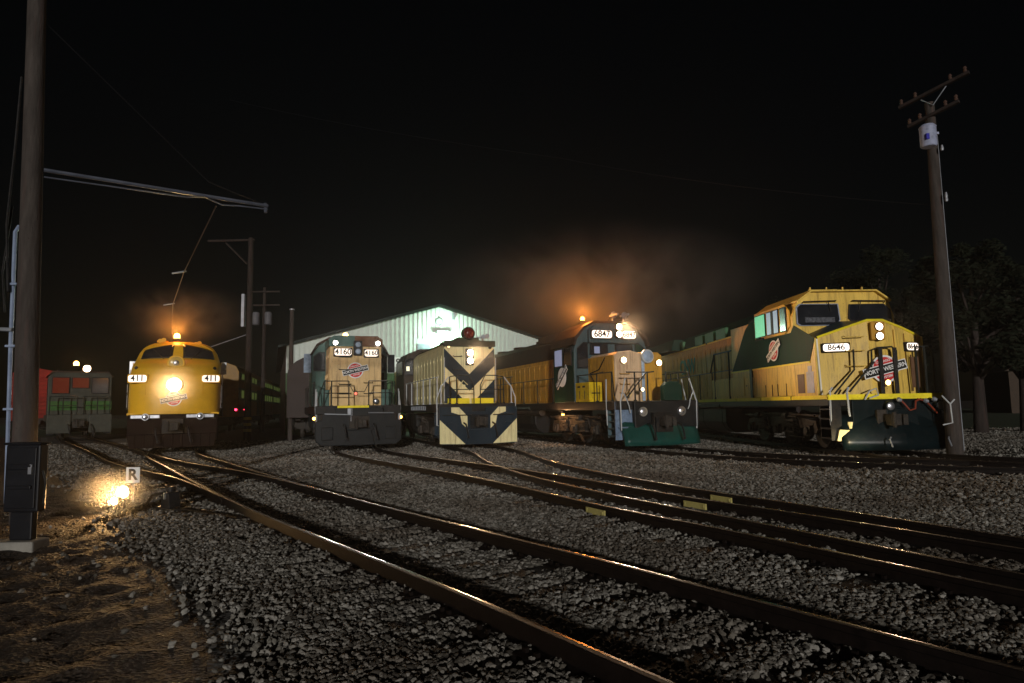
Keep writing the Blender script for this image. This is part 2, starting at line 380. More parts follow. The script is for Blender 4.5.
# ================================================================== 1. streamlined cab unit (leftmost of the big ones)
def streamliner():
    t = thing('streamlined_locomotive', 'rounded bulldog-nosed yellow diesel with glowing headlight and 411 boards', 'locomotive', (-12.25, 23.9, HEAD), R(24))
    PR = [(1.32, 0, 1.52, 1.0), (1.7, .01, 1.53, 1.0), (2.1, .05, 1.53, 1.02), (2.45, .13, 1.53, 1.05), (2.75, .27, 1.53, 1.1), (3.0, .5, 1.53, 1.15),
          (3.2, .85, 1.52, 1.2), (3.33, 1.3, 1.5, 1.15), (3.42, 1.62, 1.48, 1.0), (3.5, 1.74, 1.46, .95), (3.7, 1.9, 1.4, .95), (3.9, 2.06, 1.28, .9), (4.03, 2.2, 1.14, .85), (4.14, 2.5, .92, .8), (4.21, 2.95, .6, .7), (4.24, 3.4, .3, .5), (4.25, 3.7, .05, .3)]
    def sl(z):
        for a, b in zip(PR[:-1], PR[1:]):
            if z <= b[0]:
                k = (z-a[0])/(b[0]-a[0]); return [a[i]+(b[i]-a[i])*k for i in range(4)]
        return PR[-1]
    def S(u, z, off=0):
        """u -1..1 across the front from side to side"""
        _, y0, w, d = sl(z)
        a = u*PI/2; sx = math.copysign(abs(math.sin(a))**.82, u); cy = abs(math.cos(a))**.9
        x = w*sx; y = y0+d*(1-cy)
        n = Vector((x*.9, -(abs(cy)+.15)*1.3, .25)).normalized()*off
        return (x+n.x, y+n.y, z+n.z)
    N = 30
    rows = []
    zs = [1.32+.07*i for i in range(41)] + [4.16, 4.2, 4.235, 4.25]
    for z in zs:
        z = min(z, 4.25); r_ = []
        _, y0, w, d = sl(z)
        r_.append((-w, 20.5, z)); r_.append((-w, 8, z)); r_.append((-w, max(4.0, y0+d+.2), z))
        for i in range(N+1): r_.append(S(-1+2*i/N, z))
        r_.append((w, max(4.0, y0+d+.2), z)); r_.append((w, 8, z)); r_.append((w, 20.5, z))
        rows.append(r_)
    b = MB(); b.grid(rows)
    b.box(-1.5, 1.5, 20.4, 20.5, 1.35, 4.0); b.box(-1.5, 1.5, .35, 20.4, 1.28, 1.36)
    body = b.obj('body', e_yellow, t, smooth=True)
    # windscreens follow the curve of the nose
    for s in (-1, 1):
        def patch(u0, u1, z0f, z1f, off, nx=12, nz=5):
            P = []
            for j in range(nz+1):
                row = []
                for i in range(nx+1):
                    u = u0+(u1-u0)*i/nx; k = i/nx
                    za, zb = z0f(k), z1f(k)
                    row.append(S(s*u, za+(zb-za)*j/nz, off))
                P.append(row)
            return P
        f = MB(); f.grid(patch(.05, .63, lambda k: 3.46-.04*k, lambda k: 4.04-.24*k, .012)); fr = f.obj('windscreen', blackm, t, smooth=True, solid=.02)
        g = MB(); g.grid(patch(.085, .6, lambda k: 3.52-.04*k, lambda k: 3.99-.24*k, .045)); g.obj('pane', glass, fr, smooth=True)
        h = MB(); h.tube([S(s*.15, 3.4, .05), S(s*.3, 3.72, .07)], .012); h.tube([S(s*.22, 3.58, .07), S(s*.38, 3.8, .06)], .014); h.obj('wiper', blackm, t)
        # side window and door
        window(t, [(3.1, 2.95), (3.8, 2.95), (3.8, 3.45), (3.1, 3.45)], s*1.56, s*1.51, 'x')
        m = MB(); m.box(s*1.54, s*1.75, 3.0, 3.05, 2.9, 3.4); m.obj('rear_view_mirror', chrome, t)
        for p in ([S(s*.9, 1.5, .05), S(s*.9, 2.4, .06)], [(s*1.6, 1.9, 1.5), (s*1.6, 1.9, 3.0)]): m = MB(); m.tube(p, .018); m.obj('grab_iron', chrome, t, smooth=True)
        m = MB(); p = [S(s*u, z, .05) for u, z in ((.1, 4.12), (.3, 4.1), (.5, 3.98), (.68, 3.8))]; m.tube(p, .016); m.obj('roof_grab_rail', e_yellow, t, smooth=True)
        m = MB(); a = Vector(S(s*.62, 3.02, 0)); m.disc(a-Vector((0, .02, 0)), .06, (s*.3, -1, .2), .05); m.obj('class_light', blackm, t, smooth=True)
        bd = board(t, (s*1.2, .3, 2.6), .6, .25, '411', board_w, rz=s*R(10), frame=e_yellow, size=.3)
        m = MB()
        for z in (1.52, 1.9, 2.3): m.box(s*1.53, s*1.545, 2.2, 2.8, z, z+.02)
        m.box(s*1.53, s*1.55, 2.15, 2.2, 1.5, 3.3); m.box(s*1.53, s*1.55, 2.85, 2.9, 1.5, 3.3); m.obj('side_door', e_yellow, t)
        for y in range(5, 19, 3): window(t, [(y, 2.7), (y+.6, 2.7), (y+.6, 3.1), (y, 3.1)], s*1.55, s*1.515, 'x')
    for s in (-1, 1): m = MB(); m.tube([S(s*.36, z, .012) for z in (2.0, 2.2, 2.4, 2.6)], .012); m.obj('nose_door_seam', e_yellow, t)
    lamp(t, 'upper_headlight', (0, .66, 3.2), .24, mat('unlit_yellow_lens', (.5, .33, .08), .15), housing=e_yellow, depth=.6)
    m = MB(); m.lathe([(.1, -.02), (.1, .02), (.07, .04), (.002, .05)], (0, .62, 3.2), (0, -1, 0)); m.obj('lamp_reflector', chrome, t, smooth=True)
    lamp(t, 'headlight', (0, .0, 2.36), .24, emit('strong_warm_headlight_glow', (1, .72, .33), 30), 900, (1, .62, .28), 90, housing=e_yellow, depth=.3, tilt=8)
    beacon(t, (-.12, 3.0, 4.35), 300, r=.11, lens=emit('strong_orange_glow', (1, .45, .08), 30))
    horn(t, (-.62, 2.9, 4.2), 2, e_yellow); horn(t, (.65, 3.1, 4.12), 2, e_yellow)
    emblem(t, (0, -.035, 1.86), .27, tilt=12)
    for xa, xb in ((-1.35, -.42), (.42, 1.35)): m = MB(); m.box(xa, xb, -.02, .5, 1.16, 1.3); m.obj('anticlimber', chrome, t, bevel=.02)
    for s in (-1, 1):
        lamp(t, 'ditch_light', (s*.88, -.1, 1.22), .1, chrome, housing=chrome, depth=.1)
    p = MB(); p.box(-1.45, 1.45, .12, .9, .55, 1.3); p.prism([(-1.35, .12), (1.35, .12), (1.45, .6), (-1.45, .6)], -.02, .3, 'y')
    for i in range(9): x = -1.2+i*.3; p.box(x-.03, x+.03, -.05, -.02, .14, .6)
    p.obj('pilot', mat('dark_red_brown_pilot_steel', (.01, .004, .003), .6, spec=.05), t, bevel=.02)
    for s in (-1, 1): steps(t, s*1.5, .9, 1.4, .35, 1.3)
    coupler(t, -.15)
    truck(t, 3.9, [2.3, 3.9, 5.5]); truck(t, 16.4, [14.8, 16.4, 18]); fuel_tank(t, 7.6, 12.6)
    m = MB(); m.prism([(-1.0, 4.05), (1.0, 4.05), (.8, 4.36), (-.8, 4.36)], 6, 18.5, 'y')
    for y in (7, 10, 13, 16): m.disc((0, y, 4.36), .5, (0, 0, 1), .1)
    m.obj('roof_fans', e_yellow, t)
streamliner()

def hood_front(t, m, hw, y0, y1, z0, z1, name='nose', cham=.1, mats=None):
    b = MB(); b.prism([(-hw, z0), (hw, z0), (hw, z1-cham), (hw-cham*1.6, z1), (-hw+cham*1.6, z1), (-hw, z1-cham)], y0, y1, 'y')
    return b.obj(name, m, t, bevel=.03)

# ================================================================== 2. high-nosed road switcher 4160
def road_switcher():
    t = thing('road_switcher_locomotive', 'tan high-nosed diesel with teal cab sides and 4160 boards, second big engine from left', 'locomotive', (-5.47, 23.6, HEAD), R(19.5))
    D = 1.5
    b = MB(); b.box(-1.5, 1.5, .15, 17.0, D-.3, D); b.obj('frame', blackm, t, bevel=.02)
    # short hood
    nose = hood_front(t, tan, .95, 1.25, 3.3, D, 4.02)
    b = MB(); b.box(-.02, .02, 1.23, 1.25, D+.1, 3.5); b.box(-.9, -.88, 1.235, 1.25, D+.1, 3.6); b.box(.5, .52, 1.235, 1.25, D+.1, 3.3)
    b.prism([(-.99, 3.72), (-.99, 3.99), (-.8, 4.12), (-.05, 4.12), (-.05, 3.72)], 1.18, 3.3, 'y', 1)
    b.prism([(.99, 3.72), (.99, 3.99), (.8, 4.12), (-.05, 4.12), (-.05, 3.72)], 1.18, 3.3, 'y', 2)
    b.obj('nose_trim', [tan, teal, mat('orange_lit_rusty_roof_paint', (.12, .05, .02), .5, dirt=RUST)], t, bevel=.01)  # right half: rust with the orange light on it painted in
    for sgn in (-1, 1):
        b = MB(); door_ribs(b, sgn*.95, 1.4, 3.2, D+.1, 3.5, .6); b.obj('hood_doors', tan, t)
    grabs(t, -.62, -.18, 1.25, (1.95, 2.3, 2.85, 3.32), blackm)
    grabs(t, .3, .62, 1.25, (1.95, 2.35), blackm)
    board(t, (-.48, 1.14, 3.5), .62, .26, '4160', board_w, size=.3)
    board(t, (.56, 1.14, 3.47), .5, .26, '4160', board_w, size=.25)
    lamp(t, 'headlight', (.06, 1.06, 3.78), .1, glass_pale, housing=blackm); lamp(t, 'headlight', (.06, 1.06, 3.52), .1, glass_pale, housing=blackm)
    b = MB(); b.box(-.1, .22, 1.1, 1.3, 3.38, 3.93); b.obj('headlight_case', blackm, t, bevel=.03)
    lamp(t, 'class_light', (-.76, 1.1, 3.84), .085, lens_white, 400, E_WHITE, 100, tilt=22); lamp(t, 'class_light', (.8, 1.1, 3.84), .085, lens_white, 400, E_WHITE, 100, tilt=22)
    lamp(t, 'class_light', (.0, 1.2, 1.95), .06, emit('dim_red_lamp_glow', (.9, .2, .12), 1.2))
    lamp(t, 'ditch_light', (.72, 1.0, 1.66), .085, chrome)
    beacon(t, (-.3, 2.2, 4.16), 25, r=.1, lens=emit('amber_beacon_glow', (1, .6, .15), 9))
    emblem(t, (-.02, 1.22, 2.82), .3, tilt=14)
    # cab
    b = MB(); prof = [(-1.5, D), (1.5, D), (1.5, 3.55), (1.25, 3.95), (.8, 4.2), (-.8, 4.2), (-1.25, 3.95), (-1.5, 3.55)]
    b.prism(prof, 3.3, 5.2, 'y'); b.obj('cab', [teal], t, bevel=.03)
    b = MB(); b.prism([(-1.58, 3.55), (-1.32, 4.0), (-.85, 4.27), (.85, 4.27), (1.32, 4.0), (1.58, 3.55), (1.5, 3.55), (1.25, 3.95), (.8, 4.2), (-.8, 4.2), (-1.25, 3.95), (-1.5, 3.55)], 3.2, 5.3, 'y'); b.obj('roof', roofb, t)
    for s in (-1, 1):
        window(t, [(s*1.02, 2.95), (s*1.4, 2.95), (s*1.4, 3.45), (s*1.22, 3.62), (s*1.02, 3.62)], 3.26, 3.3, 'y')
        window(t, [(3.55, 2.95), (4.2, 2.95), (4.2, 3.55), (3.55, 3.55)], s*1.53, s*1.5, 'x'); window(t, [(4.3, 2.95), (4.95, 2.95), (4.95, 3.55), (4.3, 3.55)], s*1.53, s*1.5, 'x')
        b = MB(); b.box(s*1.52, s*1.8, 3.35, 3.39, 2.85, 3.6); b.obj('wind_deflector', glass_pale if s < 0 else glass, t)
        b = MB(); b.box(s*1.06, s*1.36, 3.27, 3.3, D+.05, 2.85); b.obj('cab_door', teal if s < 0 else blackm, t, bevel=.01)
    # long hood
    b = MB(); hw = .95; b.prism([(-hw, D), (hw, D), (hw, 3.85), (.7, 4.05), (-.7, 4.05), (-hw, 3.85)], 5.2, 16.2, 'y')
    for s in (-1, 1): door_ribs(b, s*.95, 5.4, 16, D+.1, 3.6)
    b.obj('long_hood', tan, t, bevel=.02)
    # end railing
    for s in (-1, 1):
        handrail(t, [(s*1.38, .3, 1.15), (s*1.42, .25, 1.7), (s*1.2, .22, 2.38), (s*.35, .22, 2.38)], [(s*.35, .22, D, 2.38), (s*.95, .22, D, 2.38), (s*1.2, .22, D, 2.38)], .02, darktube, mid=[(s*.35, .22, 1.95), (s*1.2, .22, 1.95)])
        handrail(t, [(s*1.45, .2, .75), (s*1.5, .2, 1.4), (s*1.47, .5, 2.1)], [(s*1.45, .25, .75, 2.0)], .02, railtube)
        handrail(t, [(s*1.47, 1.2, 1.6), (s*1.47, 1.3, 2.4), (s*1.47, 3.1, 2.4)], [(s*1.47, 1.3, D, 2.4), (s*1.47, 2.2, D, 2.4)], .018, darktube, mid=[(s*1.47, 1.3, 1.95), (s*1.47, 3.1, 1.95)])
        handrail(t, [(s*1.47, 5.3, 2.4), (s*1.47, 16, 2.4)], [(s*1.47, y, D, 2.4) for y in np.arange(5.4, 16.2, 1.5)], .018, darktube)
        steps(t, s*1.48, .3, .85, .35, D, 3)
        lamp(t, 'step_light', (s*1.53, .35, 1.06), .055, lens_orange, 5, E_ORANGE, 160)
        b = MB(); b.box(s*.95, s*1.3, 1.25, 1.9, D, 2.1); b.obj('sand_box', teal, t, bevel=.02)
    b = MB(); b.tube([(-.35, .22, 2.3), (-.2, .2, 2.0), (.2, .2, 2.0), (.35, .22, 2.3)], .014); b.obj('safety_chain', darktube, t)
    b = MB(); b.box(-.75, .35, .12, .15, 1.4, 1.5); b.obj('yellow_edge', stripe, t)
    # pilot: plate with stepped lower corners
    b = MB(); b.prism([(-1.5, .28), (-1.5, .95), (-1.3, 1.0), (-1.3, 1.2), (-.85, 1.2), (-.85, 1.42), (.85, 1.42), (.85, 1.2), (1.3, 1.2), (1.3, 1.0), (1.5, .95), (1.5, .28), (1.3, .1), (-1.3, .1)], .0, .08, 'y')
    for x in (-1.1, 1.1): b.box(x-.2, x+.2, -.05, 0, .3, .75)
    b.box(-.5, .5, -.1, .0, .62, .7); b.prism([(-.55, .1), (-.4, .66), (.4, .66), (.55, .1)], -.08, 0, 'y')
    b.obj('pilot', pilotm, t, bevel=.025)
    b = MB(); b.box(-.42, -.3, -.14, -.08, 1.2, 1.4); b.box(-.3, -.24, .0, .1, 1.0, 1.4); b.tube([(-1.2, -.06, 1.22), (-.3, -.1, 1.18), (-.3, -.1, .95)], .018); b.tube([(1.2, -.06, 1.22), (.3, -.1, 1.24)], .018); b.obj('cut_lever', galv, t)
    coupler(t, -.12)
    truck(t, 3.6, [2.2, 4.95], .5); truck(t, 13.4, [12, 14.75], .5); fuel_tank(t, 6.3, 10.5)
road_switcher()

# ================================================================== 3. chevron-striped switcher
def chevron_engine():
    t = thing('chevron_locomotive', 'cream and dark blue engine with bold chevrons, twin headlight and round red lamp', 'locomotive', (-1.21, 23.4, HEAD), R(19))
    D = 1.5
    b = MB(); b.box(-1.42, 1.42, .15, 13, D-.3, D); b.obj('frame', blackm, t, bevel=.02)
    b = MB(); hw = .98
    b.prism([(-hw, D), (hw, D), (hw, 3.55), (hw-.2, 3.78), (-hw+.2, 3.78), (-hw, 3.55)], 1.2, 7.2, 'y')
    def pl(pts, m, y=1.2, p=.006): b.prism(pts, y-p, y, 'y', m)
    # chevron band on the hood front
    pl([(-hw+.01, 3.56), (-hw+.01, 2.9), (0, 1.98), (hw-.01, 2.9), (hw-.01, 3.56), (0, 2.6)], 1)
    pl([(-hw+.01, 2.4), (-hw+.01, 1.52), (-.1, 1.52)], 1); pl([(hw-.01, 2.4), (hw-.01, 1.52), (.1, 1.52)], 1)
    b.box(-.99, .99, 1.1, 1.205, 3.62, 3.84, 2)
    for s in (-1, 1): door_ribs(b, s*hw, 1.5, 7.1, D+.1, 3.3, .62)
    b.obj('hood', [cream, navy, mat('dark_olive_roof_paint', (.03, .035, .022), .5)], t, bevel=.012)
    b = MB(); b.box(-.42, .42, 1.3, 2.6, 3.78, 3.98); b.prism([(-.9, 3.78), (-.42, 3.95), (.42, 3.95), (.9, 3.78)], 1.6, 7.2, 'y'); b.disc((0, 4.2, 3.95), .45, (0, 0, 1), .12); b.obj('roof_box', mat('dark_olive_roof_paint', (.03, .035, .022), .5), t, bevel=.03)
    lamp(t, 'headlight', (0, 1.05, 3.38), .115, emit('strong_peach_headlight_glow', (1, .68, .4), 30), 1200, (1, .66, .36), 80, housing=navy, tilt=12)
    lamp(t, 'headlight', (0, 1.05, 3.08), .115, emit('strong_peach_headlight_glow', (1, .68, .4), 30), 0, housing=navy)
    b = MB(); b.box(-.16, .16, 1.08, 1.2, 2.92, 3.54); b.obj('headlight_case', navy, t, bevel=.03)
    b = MB(); b.lathe([(.24, .25), (.25, .02), (.23, -.03), (.2, -.03)], (0, 1.25, 4.13), (0, 1, 0)); o = b.obj('gyrating_lamp', blackm, t, smooth=True)
    b = MB(); b.lathe([(.2, 0), (.16, .06), (.08, .09), (.002, .1)], (0, 1.22, 4.13), (0, -1, 0)); b.obj('lens', mat('dark_red_glass', (.09, .006, .008), .15), o, smooth=True)
    horn(t, (.62, 1.5, 4.0), 2, galv)
    for s in (-1, 1):
        lamp(t, 'class_light', (s*.8, 1.14, 3.6), .05, emit('amber_class_light_glow', (1, .7, .3), 2) if s < 0 else glass)
        b = MB(); b.tube([(s*.98, 1.1, 1.6), (s*.98, 1.08, 3.2)], .018); b.obj('grab_iron', railtube, t)
        # yellow-edged end step boards
        b = MB(); b.box(s*.06, s*.86, 1.0, 1.19, D+.0, D+.2); b.obj('yellow_step_board', stripe, t, bevel=.01)
        handrail(t, [(s*.12, .2, D), (s*.12, .2, 2.15), (s*.3, .2, 2.5), (s*.75, .2, 2.5), (s*1.0, .22, 2.45)], [(s*.75, .2, D, 2.5), (s*1.0, .22, D, 2.45)], .02, darktube, mid=[(s*.12, .2, 2.0), (s*1.0, .22, 2.0)])
        handrail(t, [(s*1.02, .25, 2.45), (s*1.3, .25, 2.1), (s*1.45, .25, 1.7), (s*1.45, .25, .75), (s*1.2, .25, .72)], [(s*1.3, .25, D, 2.1)], .022, railtube)
        handrail(t, [(s*1.38, .3, 2.45), (s*1.38, 6.9, 2.45)], [(s*1.38, y, D, 2.45) for y in np.arange(.5, 7, 1.25)], .02, darktube if s > 0 else railtube)
        steps(t, s*1.42, .3, .8, .35, D, 3, navy)
    grabs(t, -.62, -.3, 1.2, (2.75, 3.25), blackm)
    b = MB(); b.tube([(-.5, 1.12, 1.85), (-.5, 1.0, 2.05), (-.3, 1.0, 2.35), (-.1, 1.12, 2.2)], .02); b.box(-.5, -.18, 1.14, 1.2, 1.85, 2.2); b.obj('access_hatch', cream, t)
    # pilot with stripes
    b = MB(); b.prism([(-1.42, .2), (-1.42, 1.12), (-1.42, 1.38), (-.25, 1.38), (-.25, 1.22), (.25, 1.22), (.25, 1.38), (1.42, 1.38), (1.42, .2), (1.3, .08), (-1.3, .08)], .0, .1, 'y')
    for s in (-1, 1):
        def q(pts): b.prism([(s*x, z) for x, z in pts], -.006, .0, 'y', 1)
        q([(1.41, .95), (1.41, .12), (.5, .09)])
        q([(1.0, 1.37), (.72, 1.37), (.42, 1.06), (.42, .62), (.62, .8), (.68, 1.1), (1.0, 1.2)])
        b.box(s*.95, s*1.2, -.09, 0, .78, .84)
    b.prism([(-.5, .08), (-.38, .6), (.38, .6), (.5, .08)], -.06, 0, 'y')
    b.obj('pilot', [navy, cream], t, bevel=.012)
    b = MB(); b.tube([(-1.3, -.05, 1.1), (-.3, -.08, 1.1), (-.25, -.1, .85)], .018); b.tube([(1.3, -.05, 1.1), (.5, -.08, 1.1)], .018); b.obj('cut_lever', darktube, t)
    coupler(t, -.1)
    b = MB(); b.prism([(-1.42, D), (1.42, D), (1.42, 3.5), (1.2, 3.85), (.7, 4.05), (-.7, 4.05), (-1.2, 3.85), (-1.42, 3.5)], 7.2, 9.4, 'y'); b.obj('cab', mat('dark_brown_cab_paint', (.04, .03, .022), .5), t, bevel=.03)
    for s in (-1, 1):
        window(t, [(s*1.03, 2.9), (s*1.34, 2.9), (s*1.34, 3.5), (s*1.03, 3.6)], 7.16, 7.2, 'y', pane=glass)
        window(t, [(7.5, 2.9), (8.9, 2.9), (8.9, 3.5), (7.5, 3.5)], s*1.45, s*1.42, 'x')
    b = MB(); b.box(-1.32, -1.18, 7.12, 7.15, 3.05, 3.25); b.obj('glowing_white_pane', emit('white_pane_glow', (.9, .85, .6), .8), t)  # white window pane drawn as a small glowing plate
    b = MB(); b.prism([(-.98, D), (.98, D), (.98, 3.3), (-.98, 3.3)], 9.4, 12.8, 'y'); b.obj('short_hood', cream, t, bevel=.03)
    truck(t, 3.2, [2.0, 4.45], .5); truck(t, 10.2, [9, 11.45], .5); fuel_tank(t, 5.4, 8.0, 1.2)
    b = MB()
    for k in range(9): b.box(-1.44, -1.4, 2.4+k*.35, 2.62+k*.35, D-.22, D-.06)
    b.obj('side_sill_vents', galv, t)
chevron_engine()

# ================================================================== 4. low-nosed six-axle 6847
def low_nose_engine():
    t = thing('low_nose_locomotive', 'dirty yellow diesel with bottle-green plow, grey cab panel and 6847 boards', 'locomotive', (4.72, 21.4, HEAD), R(20))
    D = 1.48
    b = MB(); b.box(-1.52, 1.52, .12, 20.5, D-.28, D); b.obj('frame', blackm, t, bevel=.02)
    b = MB()
    b.prism([(-.92, D), (.1, D), (.1, 3.1), (-.3, 3.2), (-.8, 3.15), (-.92, 3.05)], 1.2, 3.1, 'y', 0)
    b.obj('nose', [pinkish], t, bevel=.03)
    b = MB(); b.prism([(.1, D), (.95, D), (.95, 3.05), (.8, 3.15), (.1, 3.15)], 1.24, 3.1, 'y'); b.box(.12, .24, 1.2, 1.24, D, 3.0, 1); b.obj('nose_door_side', [orange_y, glass_pale], t, bevel=.02)
    b = MB(); door_ribs(b, -.92, 1.3, 3.0, D+.85, 3.0, .85, t=.03); b.box(-.96, -.92, 1.25, 3.1, D+.05, 3.05); b.obj('hood_side', orange_y, t)
    grabs(t, -.75, -.4, 1.2, (1.75, 2.05, 2.4), orange_y)
    lamp(t, 'nose_lamp', (-.62, 1.1, 2.86), .1, lens_warm, 250, E_WHITE, 125, housing=pinkish); lamp(t, 'nose_lamp', (.78, 1.14, 2.78), .1, lens_warm, 250, (1, .8, .55), 135, housing=orange_y)
    b = MB(); b.lathe([(.22, 0), (.24, -.02), (.24, -.1)], (.32, 1.1, 3.0), (0, -1, 0)); o = b.obj('mars_lamp', railtube, t, smooth=True)
    b = MB(); b.lathe([(.19, .004), (.12, .02), (.002, .02)], (.32, 1.1, 3.0), (0, -1, 0)); b.obj('lens', glass_pale, o, smooth=True)
    # cab
    y0, y1 = 3.1, 4.95
    b = MB(); b.prism([(-1.52, D), (1.52, D), (1.52, 3.35), (1.42, 3.7), (1.1, 4.15), (.7, 4.38), (-.7, 4.38), (-1.1, 4.15), (-1.42, 3.7), (-1.52, 3.35)], y0, y1, 'y')
    b.obj('cab', slate, t, bevel=.03)
    b = MB(); b.prism([(-1.6, 3.55), (-1.5, 3.85), (-1.14, 4.24), (-.73, 4.45), (.73, 4.45), (1.14, 4.24), (1.5, 3.85), (1.6, 3.55), (1.5, 3.55), (1.42, 3.78), (1.1, 4.17), (.7, 4.385), (-.7, 4.385), (-1.1, 4.17), (-1.42, 3.78), (-1.5, 3.55)], y0-.1, y1+.1, 'y'); b.obj('roof', roofb, t)
    b = MB(); b.box(-1.545, -1.52, y0+.05, y1-.05, D+.02, 3.3); b.obj('green_side_panel', green, t)
    for (a0, a1, p) in ((y0+.15, y0+.75, glass), (y0+.95, y0+1.6, lav_in)):
        window(t, [(a0, 2.85), (a1, 2.85), (a1, 3.45), (a0, 3.45)], -1.575, -1.545, 'x', pane=p)
        window(t, [(a0, 2.85), (a1, 2.85), (a1, 3.45), (a0, 3.45)], 1.56, 1.52, 'x')
    e = emblem(t, (-1.58, y0+.95, 2.42), .36, rz=-PI/2, tilt=38, ball=white, bar=navy)
    for s in (-1, 1):
        window(t, [(s*1.0, 2.75), (s*1.38, 2.75), (s*1.36, 3.4), (s*1.15, 3.6), (s*1.0, 3.6)], y0-.04, y0, 'y')
        window(t, [(s*.2, 3.22), (s*.85, 3.22), (s*.82, 3.58), (s*.2, 3.58)], y0-.04, y0, 'y', pane=glass if s > 0 else glass)
    b = MB(); b.box(-.72, -.5, y0-.055, y0-.045, 3.25, 3.5); b.obj('glowing_papers_in_window', lav_in, t)  # papers given a glow of their own to look lit
    b = MB(); b.prism([(-.98, 3.62), (.98, 3.62), (.98, 4.1), (.7, 4.32), (-.7, 4.32), (-.98, 4.1)], y0-.2, y0, 'y'); b.obj('number_board_box', slate, t, bevel=.03)
    board(t, (-.52, y0-.3, 3.93), .8, .28, '6847', board_b, size=.33); board(t, (.6, y0-.3, 3.93), .55, .28, '6847', board_b, size=.27)
    pk = emit('strong_peach_headlight_glow', (1, .68, .4), 30)
    lamp(t, 'headlight', (.14, y0-.4, 4.2), .11, pk, 1000, (1, .62, .32), 75, tilt=12); lamp(t, 'headlight', (.14, y0-.4, 3.93), .11, pk, 0)
    beacon(t, (-.95, y0+.4, 4.5), 900, r=.075)
    for x in (.1, .55):
        b = MB(); b.lathe([(.04, .3), (.05, .1), (.13, 0)], (x, y0-.1, 4.68), (0, -1, 0)); b.lathe([(.13, 0), (.05, -.12), (.04, -.3)], (x, y0-.1, 4.68), (0, -1, 0)); b.tube([(x, y0, 4.4), (x, y0, 4.68)], .03); b.obj('horn', galv, t, smooth=True)
    b = MB(); b.tube([(-.1, y0, 4.45), (0, y0, 4.6), (.05, y0, 4.6)], .02); b.obj('roof_bracket', darktube, t)
    # battery boxes ahead of the cab
    b = MB(); b.box(-1.5, -1.0, 2.0, 3.08, D, D+.68)
    for k in (2.3, 2.7): b.box(-1.52, -1.5, k, k+.2, D+.5, D+.57, 1); b.box(-1.52, -1.5, k+.04, k+.06, D+.1, D+.4, 1)
    b.box(-1.4, -1.08, 1.98, 2.0, D+.28, D+.32, 1)
    b.obj('battery_box', [mat('bright_dirty_yellow_paint', (.62, .42, .01), .45, dirt=(.2, .12, .02), dirtamt=.3), blackm], t, bevel=.015)
    b = MB(); b.box(1.0, 1.5, 2.0, 3.08, D, D+.68); b.obj('battery_box', orange_y, t, bevel=.015)
    b = MB(); b.tube([(-.96, 1.8, 3.0), (-1.0, 2.2, 2.6), (-1.0, 2.9, 2.5), (-1.0, 2.6, 2.2)], .02); b.tube([(-1.0, 1.9, 2.5), (-1.0, 2.9, 2.45)], .018); b.obj('hood_grab_rail', blackm, t)
    # long hood
    b = MB(); hw = .97
    b.prism([(-hw, D), (hw, D), (hw, 3.25), (-hw, 3.25)], y1, 19.6, 'y', 0)
    b.prism([(-hw-.02, 3.25), (hw+.02, 3.25), (hw+.02, 3.9), (.7, 4.12), (-.7, 4.12), (-hw-.02, 3.9)], y1, 19.5, 'y', 1)
    for s in (-1, 1): door_ribs(b, s*hw, y1+.3, 19.4, D+.08, 3.1, .6)
    b.box(-.9, .9, 5.2, 8, 4.0, 4.3, 1)
    for y in (9, 12, 14.5, 16.5): b.disc((0, y, 4.1), .55, (0, 0, 1), .16, 1)
    b.obj('long_hood', [orange_y, roofb], t, bevel=.015)
    for s in (-1, 1):
        handrail(t, [(s*1.46, .3, 1.65), (s*1.46, .42, 2.42), (s*1.46, 3.0, 2.42)], [(s*1.46, y, D, 2.42) for y in (.45, 1.5, 2.9)], .02, darktube)
        handrail(t, [(s*1.46, 5.1, 2.42), (s*1.46, 19.8, 2.42)], [(s*1.46, y, D, 2.42) for y in np.arange(5.2, 20, 1.6)], .02, darktube)
        handrail(t, [(s*1.4, .02, .55), (s*1.42, .0, 1.45), (s*1.2, .05, 2.2)], [], .022, railtube, name='step_handrail')
        handrail(t, [(s*1.5, .75, .7), (s*1.52, .75, 1.5), (s*1.45, .85, 2.2)], [], .022, railtube, name='step_handrail')
        handrail(t, [(s*.35, .1, D), (s*.35, .1, 2.4), (s*1.12, .1, 2.4)], [(s*.35, .1, D, 2.42), (s*.82, .1, D, 2.4)], .025, darktube)
        steps(t, s*1.5, .2, .72, .35, D-.2, 4, slate)
        b = MB(); b.tube([(s*1.05, .04, 1.1), (s*1.12, -.02, 1.3), (s*1.18, .0, 1.5), (s*1.3, .0, 1.75)], .018); b.obj('hose_bracket', railtube, t)
    b = MB(); b.tube([(-1.15, .1, 1.55), (-.4, .1, 2.38), (-.1, .1, 2.42)], .025); b.obj('step_brace', darktube, t)
    b = MB(); b.box(-1.53, -.92, .16, .2, .25, D-.02); b.box(-1.45, -1.0, .08, .16, .62, .66); b.obj('step_backplate', mat('pale_blue_grey_steel', (.14, .2, .3), .35, var=.35, dirt=(.06, .06, .06)), t)
    # pilot and plow
    b = MB(); b.box(-.92, 1.5, .0, .14, .62, D-.02); b.box(-.35, .35, -.2, 0, .62, 1.1); b.obj('pilot', pilotm, t, bevel=.02)
    b = MB()
    P = []
    for (z, y) in ((.06, -.32), (.25, -.28), (.45, -.2), (.62, -.1), (.72, -.04)):
        P.append([(x*1.46, y+abs(x)**1.2*.28+(.0), z+(0 if z < .7 else .1*abs(x))) for x in np.linspace(-.92, 1, 15)])
    b.grid(P); pw = b.obj('snow_plow', ploww, t, smooth=True, solid=.03)
    b = MB(); b.box(-.32, .3, -.28, -.1, .48, .95); b.obj('coupler_pocket', blackm, t)
